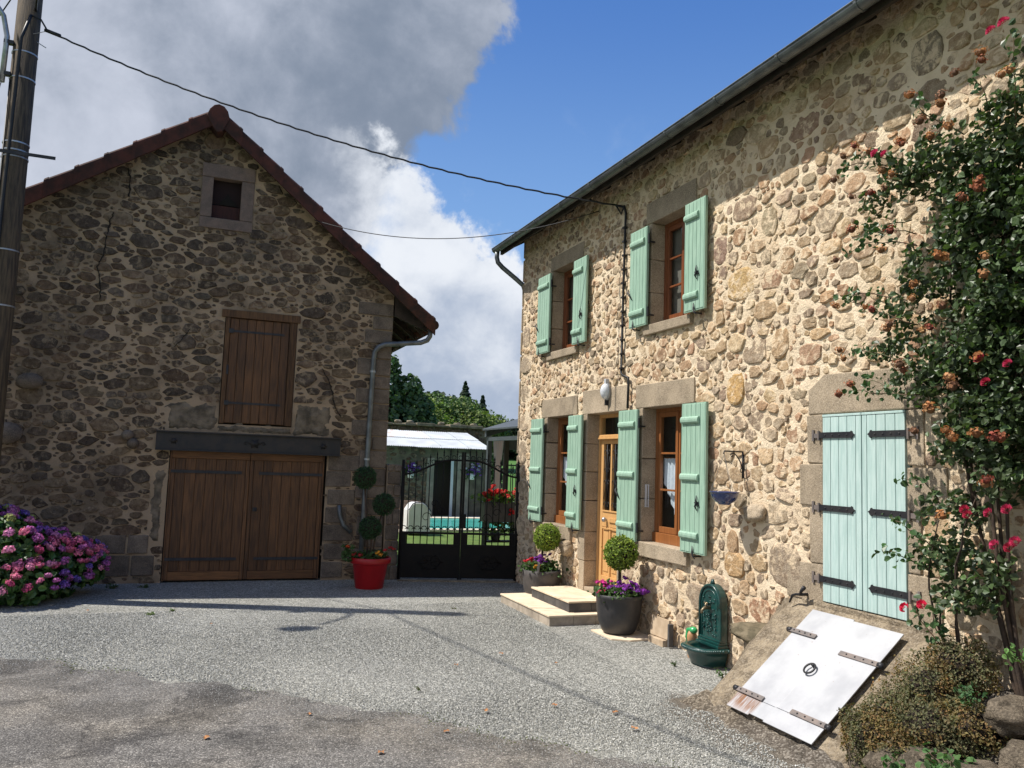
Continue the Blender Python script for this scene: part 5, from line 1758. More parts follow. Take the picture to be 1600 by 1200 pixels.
# ---- basket on its bracket
bk = thing('hanging_basket', (4.98, 6.87, 1.8), 'dark blue enamel bowl hanging on strings from a black wall bracket', 'hanging basket')
BY = 6.87
MB().tube([(5.185, BY, 2.205), (5.185, BY, 1.93)], .012, 6).tube([(5.185, BY, 2.20), (4.955, BY, 2.20), (4.95, BY, 2.17)], .008, 6) \
    .tube([(5.18, BY, 2.02), (5.15, BY, 2.10), (5.10, BY, 2.165), (5.06, BY, 2.185), (5.03, BY, 2.165), (5.045, BY, 2.145), (5.06, BY, 2.16)], .006, 6) \
    .tube([(5.185, BY, 2.0), (5.16, BY, 1.99), (5.15, BY, 2.02), (5.165, BY, 2.035)], .005, 5).obj('bracket', M['iron'], bk, smooth=True)
ctr = (4.965, BY, 1.665)
MB().lathe([(.001, 0), (.055, 0), (.06, .004), (.063, .012), (.085, .024), (.107, .044), (.124, .070), (.134, .098), (.138, .118), (.148, .122), (.149, .129), (.140, .131), (.130, .120), (.118, .075), (.08, .03), (.001, .02)], ctr, 40).obj('bowl', M['blue_enamel'], bk, smooth=True)
for k in range(3):
    t = 2*math.pi*k/3+.5
    MB().tube([(4.955, BY, 2.17), (ctr[0]+.14*math.cos(t), ctr[1]+.14*math.sin(t), ctr[2]+.128)], .0025, 4).obj('string', M['wire'], bk)

# little iron catch right of the ledge
MB().tube([(5.2, 5.93, .93), (5.1, 5.93, .93)], .014, 6).tube([(5.10, 5.88, 1.0), (5.10, 5.92, .96), (5.10, 5.93, .93), (5.10, 5.98, .925), (5.10, 6.03, .91), (5.09, 6.06, .84)], [.02, .014, .016, .012, .012, .008], 6) \
    .obj('door_catch', M['iron'], house, smooth=True)

# ==================================================================== CELLAR HATCH
ch = thing('cellar_hatch', (4.6, 5.25, 0), 'white metal double hatch lying on a sloping concrete ramp under the aqua door', 'hatch')
H0 = Vector((4.20, 0, .085)); H1 = Vector((5.09, 0, .82))
sl_ = (H1-H0); Ls = sl_.length; sd = sl_.normalized(); sn = Vector((-sd.z, 0, sd.x))
def hp_(s_, y, n=0.0):
    p = H0+sd*s_+sn*n
    return (p.x, y, p.z)
# ramp body with worn, uneven flanks
mb = MB()
yl = [(6.42, -.30), (6.28, -.06), (6.15, .0), (5.98, .0), (5.80, -.005), (4.72, -.005), (4.60, .0), (4.50, -.01), (4.36, -.08), (4.2, -.35)]
sv = np.linspace(-.035, Ls+.12, 22)
for (y, dn) in yl:
    for s_ in sv:
        wob = noise.noise(Vector((s_*3, y*3, 2)))*.03
        yy = y + (noise.noise(Vector((s_*2.5, y, 7)))*.06 if dn < -.02 or abs(y-5.98) < .01 else 0)
        taper = 1.0
        dd = dn if s_ > 0 else dn-.02
        x, _, z = hp_(s_, yy, dd-.03+wob*(.3 if -.02 < dn else 1))
        if y > 6.0: yy = yy - .30*(1-s_/Ls)*(y-5.9)*1.2 
        mb.v.append((min(x, 5.19), yy, max(z, .0)))
nc_ = len(sv)
for j in range(len(yl)-1):
    for i_ in range(nc_-1):
        mb.f.append((j*nc_+i_, j*nc_+i_+1, (j+1)*nc_+i_+1, (j+1)*nc_+i_))
mb.obj('concrete_ramp', M['concrete'], ch, smooth=True)
MB().prism([(4.28, 0), (5.19, 0), (5.19, .70)], 4.55, 6.05, 'y').obj('ramp_core', M['concrete'], ch)
mb = MB()
for j in range(46):
    y = 4.38+1.95*j/45
    for i_ in range(14):
        u_ = i_/13
        x = 3.93+.42*u_ + .05*noise.noise(Vector((y*3, 2, u_))) - .10*max(0, abs(y-5.3)-.75)
        top = .004+.135*max(0, u_-.25)**1.15
        z = top + .030*noise.noise(Vector((x*9, y*9, 1)))+.016*noise.noise(Vector((x*24, y*24, 2))) - .10*max(0, u_-.80-.25*noise.noise(Vector((y*5, 0, 3))))**.8
        e_ = min(j, 45-j)
        if e_ < 3: z -= .04*(3-e_)
        if i_ < 2: z -= .02*(2-i_)
        mb.v.append((x, y, z))
for j in range(45):
    for i_ in range(13):
        mb.f.append((j*14+i_, j*14+i_+1, (j+1)*14+i_+1, (j+1)*14+i_))
mb.obj('earth_bank', M['dirt'], smooth=True, kind='structure')
yA, yB_ = 5.745, 4.755
def panel(y0, y1, s0, s1, n0, n1, mtl, name, par, cut_=None, label=None):
    vs = [hp_(s_, y, n_) for s_ in (s0, s1) for y in (y0, y1) for n_ in (n0, n1)]
    return MB().add(vs, [(0, 1, 3, 2), (4, 6, 7, 5), (0, 4, 5, 1), (2, 3, 7, 6), (0, 2, 6, 4), (1, 5, 7, 3)]).obj(name, mtl, par, bevel=.003, label=label)
ym_ = 5.265
wm = bpy.data.materials.new('white_sheet_with_rust')
wm.use_nodes = True
t = NT(wm.node_tree)
out = t.n('ShaderNodeOutputMaterial'); geo = t.n('ShaderNodeNewGeometry'); p_ = geo.outputs['Position']
sx = t.n('ShaderNodeSeparateXYZ', None, Vector=p_)
nz = t.noise(p_, 9, 6, .7); nf = t.noise(p_, 2.2, 5, .6)
cc = t.mix(t.ramp(nf, .45, .7), (.43, .435, .45, 1), (.34, .345, .365, 1))
# rust runs below the lowest hinge of the left leaf and round hinge edges
mpn = t.n('ShaderNodeMapping', None, Vector=p_); mpn.inputs['Scale'].default_value = (3, 30, 3)
nst = t.noise(mpn.outputs[0], 1.3, 4, .6)
zlow = t.ramp(sx.outputs[2], .235, .19)
zbot = t.ramp(sx.outputs[2], .085, .15)
yleft = t.ramp(sx.outputs[1], 5.42, 5.48)
rust = t.math('MULTIPLY', t.math('MULTIPLY', zlow, yleft), t.math('MULTIPLY', t.ramp(nst, .30, .56), t.math('ADD', .2, t.math('MULTIPLY', zbot, .8))))
spt = t.ramp(t.noise(p_, 26, 3, .5), .70, .76)
rust = t.math('MAXIMUM', rust, t.math('MULTIPLY', spt, .5))
cc = t.mix(t.math('MULTIPLY', rust, .95), cc, (.20, .085, .030, 1))
b_ = t.n('ShaderNodeBsdfPrincipled', None, Base_Color=cc, Roughness=.42)
bp = t.n('ShaderNodeBump', None, Strength=.15, Distance=.004, Height=t.noise(p_, 6, 4, .5))
t.t.links.new(bp.outputs[0], b_.inputs['Normal'])
t.t.links.new(b_.outputs[0], out.inputs[0])
lfA = panel(ym_+.003, yA, .155, Ls+.0, .010, .020, wm, 'hatch_leaf', ch, label='left leaf of the white hatch')
panel(ym_+.003+.20, yA, .0, .153, .008, .018, wm, 'lower_flap', lfA, label='rusty lower corner flap')
panel(ym_+.003, ym_+.20, .015, .153, .009, .019, wm, 'lower_flap', lfA)
lfB = panel(yB_, ym_-.003, .155, Ls-.02, .016, .026, wm, 'hatch_leaf', ch, label='right leaf of the white hatch, lapping over the left')
panel(yB_, ym_+.02, .0, .153, .014, .024, wm, 'lower_flap', lfB)
for (ya, yb, s_, par) in ((yA+.035, yA-.28, .88, lfA), (yA+.035, yA-.31, .17, lfA), (yB_-.03, yB_+.38, .80, lfB), (yB_-.03, yB_+.36, .17, lfB)):
    a_, b_ = min(ya, yb), max(ya, yb)
    sh_ = panel(a_, b_, s_-.022, s_+.022, .0275, .036, M['grey_iron'], 'strap_hinge', par)
    MB().tube([hp_(s_, ya-.022, .025), hp_(s_, ya+.022, .025)], .024, 8).obj('hinge_barrel', M['iron'], par, smooth=True)
    g = MB()
    for k in range(4):
        yy = a_+(b_-a_)*(.18+.21*k)
        q = hp_(s_, yy, .037); g.ball(q, .008, 6, 4)
    g.obj('rivets', M['iron'], par)
g = MB()
cx_ = hp_(.55, ym_-.02, .05)
g.tube([(cx_[0]+.05*math.cos(t_)*sd.x+.01, cx_[1]+.048*math.sin(t_), cx_[2]+.05*math.cos(t_)*sd.z+.01) for t_ in [2*math.pi*k/18 for k in range(19)]], .008, 7)
g.tube([hp_(.605, ym_-.02, .022), hp_(.605, ym_-.02, .055)], .014, 7)
g.obj('ring_pull', M['iron'], lfB, smooth=True)

# ==================================================================== climbing rose
rose = thing('climbing_rose', (5.05, 4.0, 0), 'tall climbing rose covering the right end of the stone house', 'climbing rose')
RB = [(3.88, 3.82, .38, .47, 1), (3.71, 3.17, .28, .51, 1), (4.03, 2.82, .35, .4, 1), (3.75, 2.42, .26, .33, 1), (4.13, 4.31, .3, .24, .8), (3.69, 4.24, .22, .35, .8), (4.46, 4.25, .25, .17, .6), (3.61, 4.69, .1, .26, .3),
      (4.6, 3.18, .26, .22, .35), (4.43, 2.73, .24, .21, .6), (4.02, 2.26, .28, .19, .9), (3.74, 2.05, .19, .21, .9), (4.18, 1.77, .22, .15, .6), (4.26, 1.48, .21, .15, .7), (4.09, 1.27, .19, .17, .7), (4.28, 3.5, .24, .28, .7),
      (3.37, 3.31, .26, .97, 1), (3.89, 1.38, .14, .25, .4), (3.3, 2.2, .2, .5, .6), (4.75, 2.95, .14, .10, .3), (4.82, 4.15, .12, .12, .25)]
rg = np.random.default_rng(33)
PV, PF, PC = [], [], []
n0 = 0
for (y, z, ry, rz_, dn) in RB:
    n_ = int(11500*ry*rz_*dn) + 55
    d = rg.normal(size=(n_, 3)); d /= np.linalg.norm(d, axis=1)[:, None]
    rad = rg.random((n_, 1))**.45
    p = np.array([4.90, y, z]) + d*rad*np.array([.26 if dn > .5 else .18, ry*1.08, rz_*1.08])
    # leave gaps
    keep_ = np.array([noise.noise(Vector((a_[0]*3, a_[1]*5.5, a_[2]*5.5))) > -.06 - .26*dn for a_ in p])
    p = p[keep_]
    p[:, 0] = np.minimum(p[:, 0], 5.14)
    nm = np.tile(np.array([-.8, .1, .55]), (len(p), 1))
    V, F, C = leaves(p, nm, .050, jitcol((.055, .084, .033), len(p), rg, .4, (.09, .15, .05), .12), rg, .12, .40, .75, six=True)
    PV.append(V); PF.append(F+n0); PC.append(C); n0 += len(V)
leafobj('foliage', np.concatenate(PV), np.concatenate(PF), np.concatenate(PC), M['leaf'], rose, kind='stuff')
canes = MB()
rc = random.Random(14)
def cane(a, b, r0, r1, bow=.15, n_=9):
    a, b = Vector(a), Vector(b)
    off = Vector((rc.uniform(-.12, 0), rc.uniform(-bow, bow), rc.uniform(0, bow)))
    pts = [a.lerp(b, k/n_)+off*math.sin(math.pi*k/n_) + Vector((0, rc.uniform(-.012, .012), rc.uniform(-.012, .012))) for k in range(n_+1)]
    return pts, [r0+(r1-r0)*k/n_ for k in range(n_+1)]
base = (5.06, 3.75, .3)
for tgt in ((5.0, 3.9, 3.9), (4.95, 4.1, 2.9), (5.0, 3.6, 4.6), (4.95, 3.6, 3.2), (5.0, 4.2, 4.4), (4.9, 3.35, 3.8)):
    p, r_ = cane(base, tgt, .016, .006, .3, 14)
    MB().tube(p, r_, 6).obj('cane', M['bark'], rose, smooth=True)
for (yy, zz) in ((4.15, 1.3), (4.25, 1.7), (4.05, 1.6), (3.95, 1.9)):
    p, r_ = cane((4.95, 4.15, .6), (4.85, yy, zz), .010, .004, .12)
    MB().tube(p, r_, 5).obj('cane', M['bark'], rose, smooth=True)
greenstem = mat('green_stem', (.07, .085, .03), (.11, .05, .03), 9, .6, .2, 40, .003)
pink = [(4.49, 4.4), (3.49, 4.91), (3.69, 2.62), (4.33, 1.11), (4.16, 1.16), (3.86, 1.81), (3.68, 1.8), (3.55, 1.83), (3.62, 1.61), (3.74, 2.78), (3.52, 2.72), (3.81, 1.78), (3.52, 1.64), (3.58, 4.9), (3.56, 1.60), (4.55, 4.42)]
faded = [(4.5, 3.66), (4.8, 2.74), (4.31, 2.8), (4.13, 3.03), (4.27, 3.33), (4.84, 3.89), (4.42, 3.81), (5.0, 4.44), (4.67, 4.48), (4.31, 4.43), (4.25, 4.74), (4.07, 4.39), (3.91, 4.44), (3.83, 4.73), (3.66, 4.76), (3.82, 3.96), (3.71, 3.9), (3.97, 3.51),
         (4.04, 3.13), (3.67, 3.47), (3.78, 2.79), (4.08, 2.47), (3.98, 2.25), (3.68, 3.32), (4.8, 4.53), (3.95, 2.66), (3.69, 1.99), (4.94, 3.76), (4.51, 3.06), (4.62, 3.27), (4.92, 2.66), (4.02, 1.8), (3.77, 2.29), (3.59, 2.25), (3.51, 4.58), (4.73, 4.14),
         (5.01, 3.34), (4.91, 2.96), (4.24, 2.3), (4.52, 4.30), (4.0, 4.62), (4.2, 4.55), (4.35, 4.15)]
gd2 = rc
for (y, z) in pink:
    head('rose_bloom', rc.choice(ROSES), (4.61+rc.uniform(-.03, .03), y, z), rc.uniform(.032, .042), rc.choice([(.50, .03, .10), (.55, .05, .14), (.42, .02, .06)]) if z > 1.2 else (.7, .02, .08), rose, rot=(0, -1.1, rc.uniform(-.4, .4)))
for (y, z) in faded:
    for q in range(rc.choice([1, 1, 2, 2])):
        col = rc.choice([(.46, .20, .07), (.38, .13, .06), (.55, .28, .12), (.30, .07, .04), (.30, .15, .08)])
        head('withered_bloom', rc.choice(WITHERED), (4.63+rc.uniform(-.04, .03), y+rc.gauss(0, .035), z+rc.gauss(0, .035)), rc.uniform(.026, .040), col, rose)
# shoots that reach out over the bare wall
sh_ends = [(4.84, 3.89, 4.45, 3.9), (5.0, 4.44, 4.5, 4.3), (4.67, 4.48, 4.3, 4.2), (4.25, 4.74, 4.0, 4.4), (3.83, 4.73, 3.75, 4.3), (3.5, 4.91, 3.6, 4.3), (4.8, 4.53, 4.4, 4.2), (4.94, 3.76, 4.4, 3.7), (5.01, 3.34, 4.5, 3.3), (4.91, 2.96, 4.4, 2.8), (4.92, 2.66, 4.4, 2.6),
           (4.8, 2.74, 4.35, 2.5), (5.05, 3.42, 4.4, 3.1), (4.33, 1.11, 4.16, .8), (4.16, 1.16, 4.12, .8), (4.55, 1.72, 4.25, 1.5), (4.45, 2.0, 4.2, 1.8), (4.72, 3.9, 4.4, 3.8), (4.6, 1.45, 4.3, 1.35)]
PV, PF, PC = [], [], []
n0 = 0
stems = MB()
for (y, z, y2, z2) in sh_ends:
    p, r_ = cane((4.85, y2, z2), (4.72, y, z), .005, .0025, .08, 8)
    MB().tube(p, r_, 5).obj('shoot', greenstem, rose, smooth=True)
    k_ = np.array([tuple(q) for q in p[2:]])
    k_ = np.repeat(k_, 4, 0)+rg.normal(size=(len(k_)*4, 3))*.028
    V, F, C = leaves(k_, np.tile([-.8, .1, .5], (len(k_), 1)), .045, jitcol((.045, .095, .03), len(k_), rg), rg, .12, .40, .8, six=True)
    PV.append(V); PF.append(F+n0); PC.append(C); n0 += len(V)
leafobj('shoot_leaves', np.concatenate(PV), np.concatenate(PF), np.concatenate(PC), M['leaf'], rose, kind='stuff')

# ---- raised bed: boulders, heather-like shrub, weeds
bed = MB()
for j in range(14):
    for i_ in range(14):
        x = 4.28+.95*i_/13; y = 2.4+2.15*j/13
        e_ = min(1, (13-j)/3.0)
        z = .62*min(1, max(0, (x-4.2)/.75))*e_ + .04*noise.noise(Vector((x*4, y*4, 0)))
        bed.v.append((x, y, max(z, .012)))
for j in range(13):
    for i_ in range(13):
        bed.f.append((j*14+i_, j*14+i_+1, (j+1)*14+i_+1, (j+1)*14+i_))
bed.obj('flower_bed_soil', M['dirt'], smooth=True, kind='structure')
grey_rock = mat('lichened_boulder', (.19, .155, .115), (.085, .07, .052), 7, .95, 1.0, 22, .04, spec=.15, speck=(80, .3, (.36, .3, .22)))
rks = [((4.36, 4.42, .10), (.12, .13, .13)), ((4.44, 4.66, .06), (.09, .09, .09)), ((4.34, 4.15, .14), (.20, .17, .20)), ((4.34, 3.85, .16), (.20, .20, .20)), ((4.36, 3.52, .16), (.20, .20, .22)), ((4.72, 3.62, .58), (.18, .16, .12)), ((4.80, 3.40, .50), (.16, .14, .14)), ((4.55, 3.35, .38), (.2, .18, .16)), ((4.62, 3.86, .40), (.12, .12, .12)), ((4.32, 3.15, .2), (.2, .2, .24)), ((4.30, 4.62, .03), (.06, .07, .05))]
lab = ['upright boulder at the left end of the bed edge', 'small round stone at the hatch side of the bed', 'broad boulder under the hanging shrub', 'big grey boulder in the middle of the bed edge', 'large streaked boulder at the lower right', 'flat pale stone high in the bed below the rose', 'rounded stone at the right picture edge behind the weeds', 'sloping boulder right of the leafy weeds', 'brown stone half buried under the shrub', 'boulder beyond the right end of the bed', 'tiny brown stone in front of the bed edge']
for k, ((c, s)) in enumerate(rks):
    rock('boulder', c, s, grey_rock, 20+k, None, label=lab[k], cat='boulder', group='boulders edging the raised bed')
shr = thing('low_shrub', (4.6, 4.2, .1), 'mounded brownish green shrub spilling over the bed beside the hatch', 'shrub')
rg = np.random.default_rng(55)
SB = [((4.72, 4.22, .54), (.28, .23, .26)), ((4.56, 4.36, .36), (.22, .22, .22)), ((4.50, 4.02, .40), (.26, .26, .22)), ((4.88, 4.12, .74), (.20, .24, .20)), ((4.34, 4.32, .24), (.16, .24, .20)), ((4.62, 3.80, .46), (.20, .20, .17)), ((4.40, 4.52, .24), (.13, .14, .16)), ((4.32, 4.08, .22), (.13, .2, .16))]
PV, PF, PC = [], [], []
n0 = 0
for (c, r_) in SB:
    n_ = int(105000*r_[1]*r_[2])
    d = rg.normal(size=(n_, 3)); d /= np.linalg.norm(d, axis=1)[:, None]
    f_ = np.array([1+.42*noise.noise(Vector((a_[0]*2.6+c[0]*5, a_[1]*2.6, a_[2]*2.6)))+.16*noise.noise(Vector((a_[0]*7, a_[1]*7, a_[2]*7))) for a_ in d])[:, None]
    p = np.array(c)+d*np.array(r_)*f_*(1-.35*rg.random((n_, 1))**2)
    col = jitcol((.105, .105, .045), n_, rg, .5, (.16, .12, .055), .2)
    brown = np.array([noise.noise(Vector((a_[0]*5, a_[1]*5, a_[2]*5))) for a_ in p])
    col[brown > .12] = col[brown > .12]*np.array([1.45, 1.08, .85])
    V, F, C = leaves(p, d+np.array([-.2, 0, .4]), .020, col, rg, .1, .30, .9)
    PV.append(V); PF.append(F+n0); PC.append(C); n0 += len(V)
leafobj('foliage', np.concatenate(PV), np.concatenate(PF), np.concatenate(PC), M['leaf_matt'], shr, kind='stuff')
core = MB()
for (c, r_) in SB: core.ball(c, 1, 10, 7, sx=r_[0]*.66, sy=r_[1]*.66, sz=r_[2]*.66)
core.obj('dark_filling', M['soil'], shr, smooth=True, kind='stuff')  # solid dark balls filling the shrub behind its leaves

def weed(loc, s, n_, col, seed, label, up_=.5, stems_=5, cat='weed'):
    t_ = thing('weed_plant', loc, label, cat)
    rg = np.random.default_rng(seed)
    g = MB()
    pp = []
    for k in range(stems_):
        a_ = rg.uniform(0, 6.28); L = s*rg.uniform(.6, 1.1)
        e_ = (loc[0]+math.cos(a_)*L*.6-.05, loc[1]+math.sin(a_)*L*.6, loc[2]+L*up_*1.4)
        g.tube([loc, ((loc[0]+e_[0])/2, (loc[1]+e_[1])/2, loc[2]+(e_[2]-loc[2])*.65), e_], .003, 4)
        for q in range(int(n_*1.6)//stems_):
            u_ = rg.uniform(.3, 1.05)
            pp.append([loc[i_]+(e_[i_]-loc[i_])*u_+rg.normal()*s*.12 for i_ in range(3)])
    g.obj('stem', greenstem, t_)
    pp = np.array(pp)
    V, F, C = leaves(pp, np.tile([-.3, -.2, .8], (len(pp), 1)), s*.18, jitcol(col, len(pp), rg), rg, .1, .36, .6, six=True)
    leafobj('leaves', V, F, C, M['leaf_matt'], t_, kind='stuff')
weed((4.22, 3.92, .12), .24, 70, (.05, .12, .03), 1, 'leafy green weed in front of the big grey boulder')
weed((4.30, 3.70, .22), .26, 70, (.06, .13, .035), 2, 'leafy weed climbing the streaked boulder at the right edge')
weed((4.60, 3.80, .62), .16, 40, (.05, .12, .04), 3, 'small green weed above the brown shrub')
weed((4.75, 3.55, .85), .20, 40, (.08, .17, .04), 4, 'bright weed under the rose at the right edge')
weed((4.20, 4.28, .02), .10, 60, (.10, .18, .03), 5, 'tiny yellow-green weed at the foot of the boulders', .2)
weed((4.90, 6.75, .0), .10, 40, (.07, .15, .04), 6, 'small weed right of the fountain foot', .7)
weed((4.70, 7.30, .0), .07, 30, (.07, .14, .04), 7, 'small weed in the gravel before the fountain', .6)
weed((4.45, 5.85, .02), .05, 24, (.06, .12, .03), 8, 'sprig of weed at the lower left corner of the hatch', .4)
weed((-.35, 11.0, .0), .10, 40, (.10, .17, .03), 9, 'yellow-green weed in the gravel before the barn door', .3)
weed((-.12, 11.2, .0), .09, 40, (.09, .16, .03), 10, 'weed patch right beside the yellow-green one', .3)
weed((3.45, 10.75, .0), .06, 30, (.09, .16, .03), 11, 'tiny weed in the gravel near the pole shadow tip', .3)
weed((1.95, 7.0, .02), .05, 26, (.08, .15, .03), 12, 'single weed in the gravel near the road edge', .5)
weed((-.55, 13.2, .0), .12, 60, (.05, .09, .02), 13, 'mossy tuft at the left foot of the barn door', .2)
weed((-.95, 13.2, .0), .14, 60, (.05, .09, .02), 14, 'mossy tuft between hydrangea and barn door', .2)

# grass and moss fringe along the road edge
rg = np.random.default_rng(70)
pp, hh = [], []
for q in ep:
    if -4 < q.x < 3.6 and noise.noise(Vector((q.x*1.7, q.y*1.7, 3))) > -.02:
        for _ in range(7):
            pp.append((q.x+rg.normal()*.05, q.y+rg.normal()*.05, .022))
pp = np.array(pp)
V, F, C = leaves(pp, rg.normal(size=(len(pp), 3))*np.array([1, 1, .1]), .022, jitcol((.12, .14, .035), len(pp), rg), rg, .1, .16, .3)
leafobj('road_edge_grass', V, F, C, M['leaf_matt'], None, kind='stuff', label='thin moss and grass along the edge of the lane')
# scattered dead leaves on the ground
lf_m = mat('dead_leaf', (.42, .20, .08), (.3, .13, .05), 20, .8)
lc = random.Random(21)
spots = [(.95, 6.55), (2.5, 7.75), (2.05, 5.05), (1.3, 5.6), (1.85, 5.9), (.3, 10.2), (2.9, 6.3), (3.3, 6.0), (-1.1, 11.3), (3.25, 5.6), (2.3, 6.3), (3.5, 7.6), (3.1, 8.1), (.2, 6.2)]
names = ['near the lane centre', 'on the gravel mid yard', 'low on the lane', 'on the dark lane patch', 'by the dark lane edge', 'before the lamp shadow', 'on gravel towards the hatch', 'close to the cable shadow', 'by the hydrangea', 'near the lower gravel edge', 'at the end of the white kerb line', 'between the steps and fountain', 'before the steps', 'at the lane side']
for k, (x, y) in enumerate(spots):
    s = lc.uniform(.02, .035); a_ = lc.uniform(0, 6.28)
    P = [(x+s*math.cos(a_+t_)*(1 if q % 2 else .6), y+s*math.sin(a_+t_)*(1 if q % 2 else .6), .030+.006*(q % 3)) for q, t_ in enumerate([2*math.pi*q/9 for q in range(9)])]
    MB().add(P+[(x, y, .036)], [(q, (q+1) % 9, 9) for q in range(9)]).obj('dead_leaf', lf_m, None, label='brown dead leaf '+names[k], cat='leaf', group='dead leaves on the ground')

# ==================================================================== pole, cables, street lamp
PX, PY = -2.60, 12.62
pole = thing('utility_pole', (PX, PY, 0), 'weathered utility pole with steel bands left of the barn', 'utility pole')
MB().tube([(PX-.0, PY, 0), (PX, PY, 4.5), (PX+.005, PY, 9.6)], [.185, .165, .145], 20).obj('shaft', M['pole'], pole, smooth=True)
for z in (6.13, 6.02, 5.93, 4.63, 3.87, 7.42, 7.05):
    r_ = .185-(z/9.6)*.04+.004
    MB().lathe([(r_, -.011), (r_+.004, -.009), (r_+.004, .009), (r_, .011)], (PX, PY, z), 20).obj('steel_band', M['galv'], pole)
MB().box(PX-.55, PX+.52, PY-.185, PY-.175, 5.94, 5.985).obj('cross_bracket', M['iron'], pole)
MB().tube([(PX-.05, PY-.17, 1.0), (PX-.06, PY-.165, 5.0), (PX-.03, PY-.155, 7.6), (PX+.06, PY-.15, 7.95)], .022, 8).obj('pole_conduit', M['cable'], pole, smooth=True)
MB().tube([(PX-.12, PY-.12, 1.0), (PX-.125, PY-.11, 7.0)], .010, 6).obj('pole_conduit', M['cable'], pole, smooth=True)
MB().tube([(PX+.14, PY-.06, 7.62), (PX+.26, PY-.06, 7.56)], .006, 6).obj('hook', M['galv'], pole)
sl2 = thing('street_lamp', (PX-.2, PY, 7), 'curved grey street lamp arm clamped on the utility pole', 'street lamp')
MB().tube([(PX-.22, PY-.1, 6.95), (PX-.21, PY-.1, 7.6), (PX-.27, PY-.12, 7.88), (PX-.42, PY-.2, 8.08), (PX-.7, PY-.4, 8.25), (PX-1.0, PY-.65, 8.3)], [.035, .035, .033, .030, .028, .026], 10).obj('lamp_arm', M['galv'], sl2, smooth=True)
MB().box(PX-.24, PX-.12, PY-.13, PY-.05, 7.50, 7.55).box(PX-.24, PX-.12, PY-.13, PY-.05, 7.05, 7.10).obj('arm_clamp', M['iron'], sl2)
MB().box(PX-.40, PX-.28, PY-.16, PY-.08, 6.85, 7.05).tube([(PX-.34, PY-.12, 6.85), (PX-.31, PY-.12, 6.76), (PX-.25, PY-.12, 6.78), (PX-.22, PY-.12, 6.95)], .008, 6).obj('fuse_box', M['grey_iron'], sl2, bevel=.006)
MB().ball((PX-1.25, PY-.84, 8.28), 1, 14, 8, sx=.25, sy=.15, sz=.09).obj('lamp_head', M['galv'], sl2, smooth=True)

def hang(a, b, sag, n_=24, wig=0.0):
    a, b = Vector(a), Vector(b)
    out = []
    for k in range(n_+1):
        t = k/n_
        p = a.lerp(b, t)
        p.z -= sag*4*t*(1-t)
        if wig: p += Vector((0, math.sin(k*2.1)*wig, math.cos(k*2.1)*wig))
        out.append(p)
    return out
CA, CB = (-2.33, 12.50, 7.78), (5.12, 9.60, 5.56)
oc = thing('service_cable', CA, 'thick black twisted cable strung from the pole to the house wall', 'cable')
MB().tube([(PX+.06, PY-.15, 7.95), (PX+.18, PY-.13, 7.92), CA]+hang(CA, CB, .30, 90, .006)[1:], .0125, 6).obj('cable', M['cable'], oc, smooth=True)
MB().tube([(-2.36, 12.5, 7.79), (-2.16, 12.42, 7.71)], .026, 8).obj('cable_clamp', M['cable'], oc, smooth=True)
MB().tube([(PX+.1, PY-.12, 7.70), CA], .005, 5).obj('tie_wire', M['galv'], oc)
MB().tube([CB, (5.17, 9.45, 5.50), (5.165, 9.40, 5.40), (5.16, 9.41, 4.4), (5.16, 9.42, 3.24), (5.155, 9.36, 3.20), (5.155, 9.22, 3.16), (5.15, 9.20, 3.05), (5.15, 9.21, 2.76)], .017, 6).obj('wall_cable', M['cable'], oc, smooth=True)
MB().tube([(5.12, 9.60, 5.56), (5.16, 9.52, 5.42), (5.165, 9.44, 5.52)], .012, 6).obj('cable_loop', M['cable'], oc, smooth=True)
for k in range(11):
    z = 5.2-k*.19
    MB().box(5.135, 5.19, 9.385, 9.435, z-.012, z+.012).obj('cable_clip', M['iron'], oc)
MB().tube(hang((1.54, 13.30, 5.85), (5.16, 10.18, 5.65), .36, 30), .007, 5).obj('thin_wire', M['cable'], None, label='thin grey wire hanging from the barn roof to the house', cat='wire', smooth=True)
MB().tube(hang((PX+.1, PY-.1, 8.05), (-1.05, 5.0, 8.35), .15, 24), .02, 6).obj('power_line', M['cable'], None, label='power line running from the pole over the yard', cat='wire', smooth=True)
for k, (dx, z0_) in enumerate(((-.10, 8.9), (-.18, 9.2))):
    MB().tube(hang((PX+dx, PY, z0_-.4), (PX-8+dx*20, PY+20, z0_-2.2), .3, 20), .010, 5).obj('power_line', M['cable'], None, label=['upper bare wire leaving the pole to the left', 'outer bare wire leaving the pole to the left'][k], cat='wire', smooth=True)

# ==================================================================== garden behind the gate
# swimming pool
MB().box(5.6, 12.3, 22.6, 22.95, .0, .05).box(3.6, 12.3, 27.2, 28.0, .0, .05).box(12.3, 12.8, 22.6, 28.0, 0, .05).obj('pool_coping', M['coping'], kind='structure')
MB().add([(4.0, 22.9, .022), (12.35, 22.9, .022), (12.35, 27.25, .022), (4.0, 27.25, .022)], [(0, 1, 2, 3)]).obj('pool_water', M['water'], kind='structure')
MB().box(3.5, 5.65, 21.9, 24.5, 0, .045).obj('pool_terrace', M['coping'], kind='structure')
MB().box(5.9, 12, 14.4, 18.5, 0, .02).obj('garden_path', M['gravel'], kind='structure')
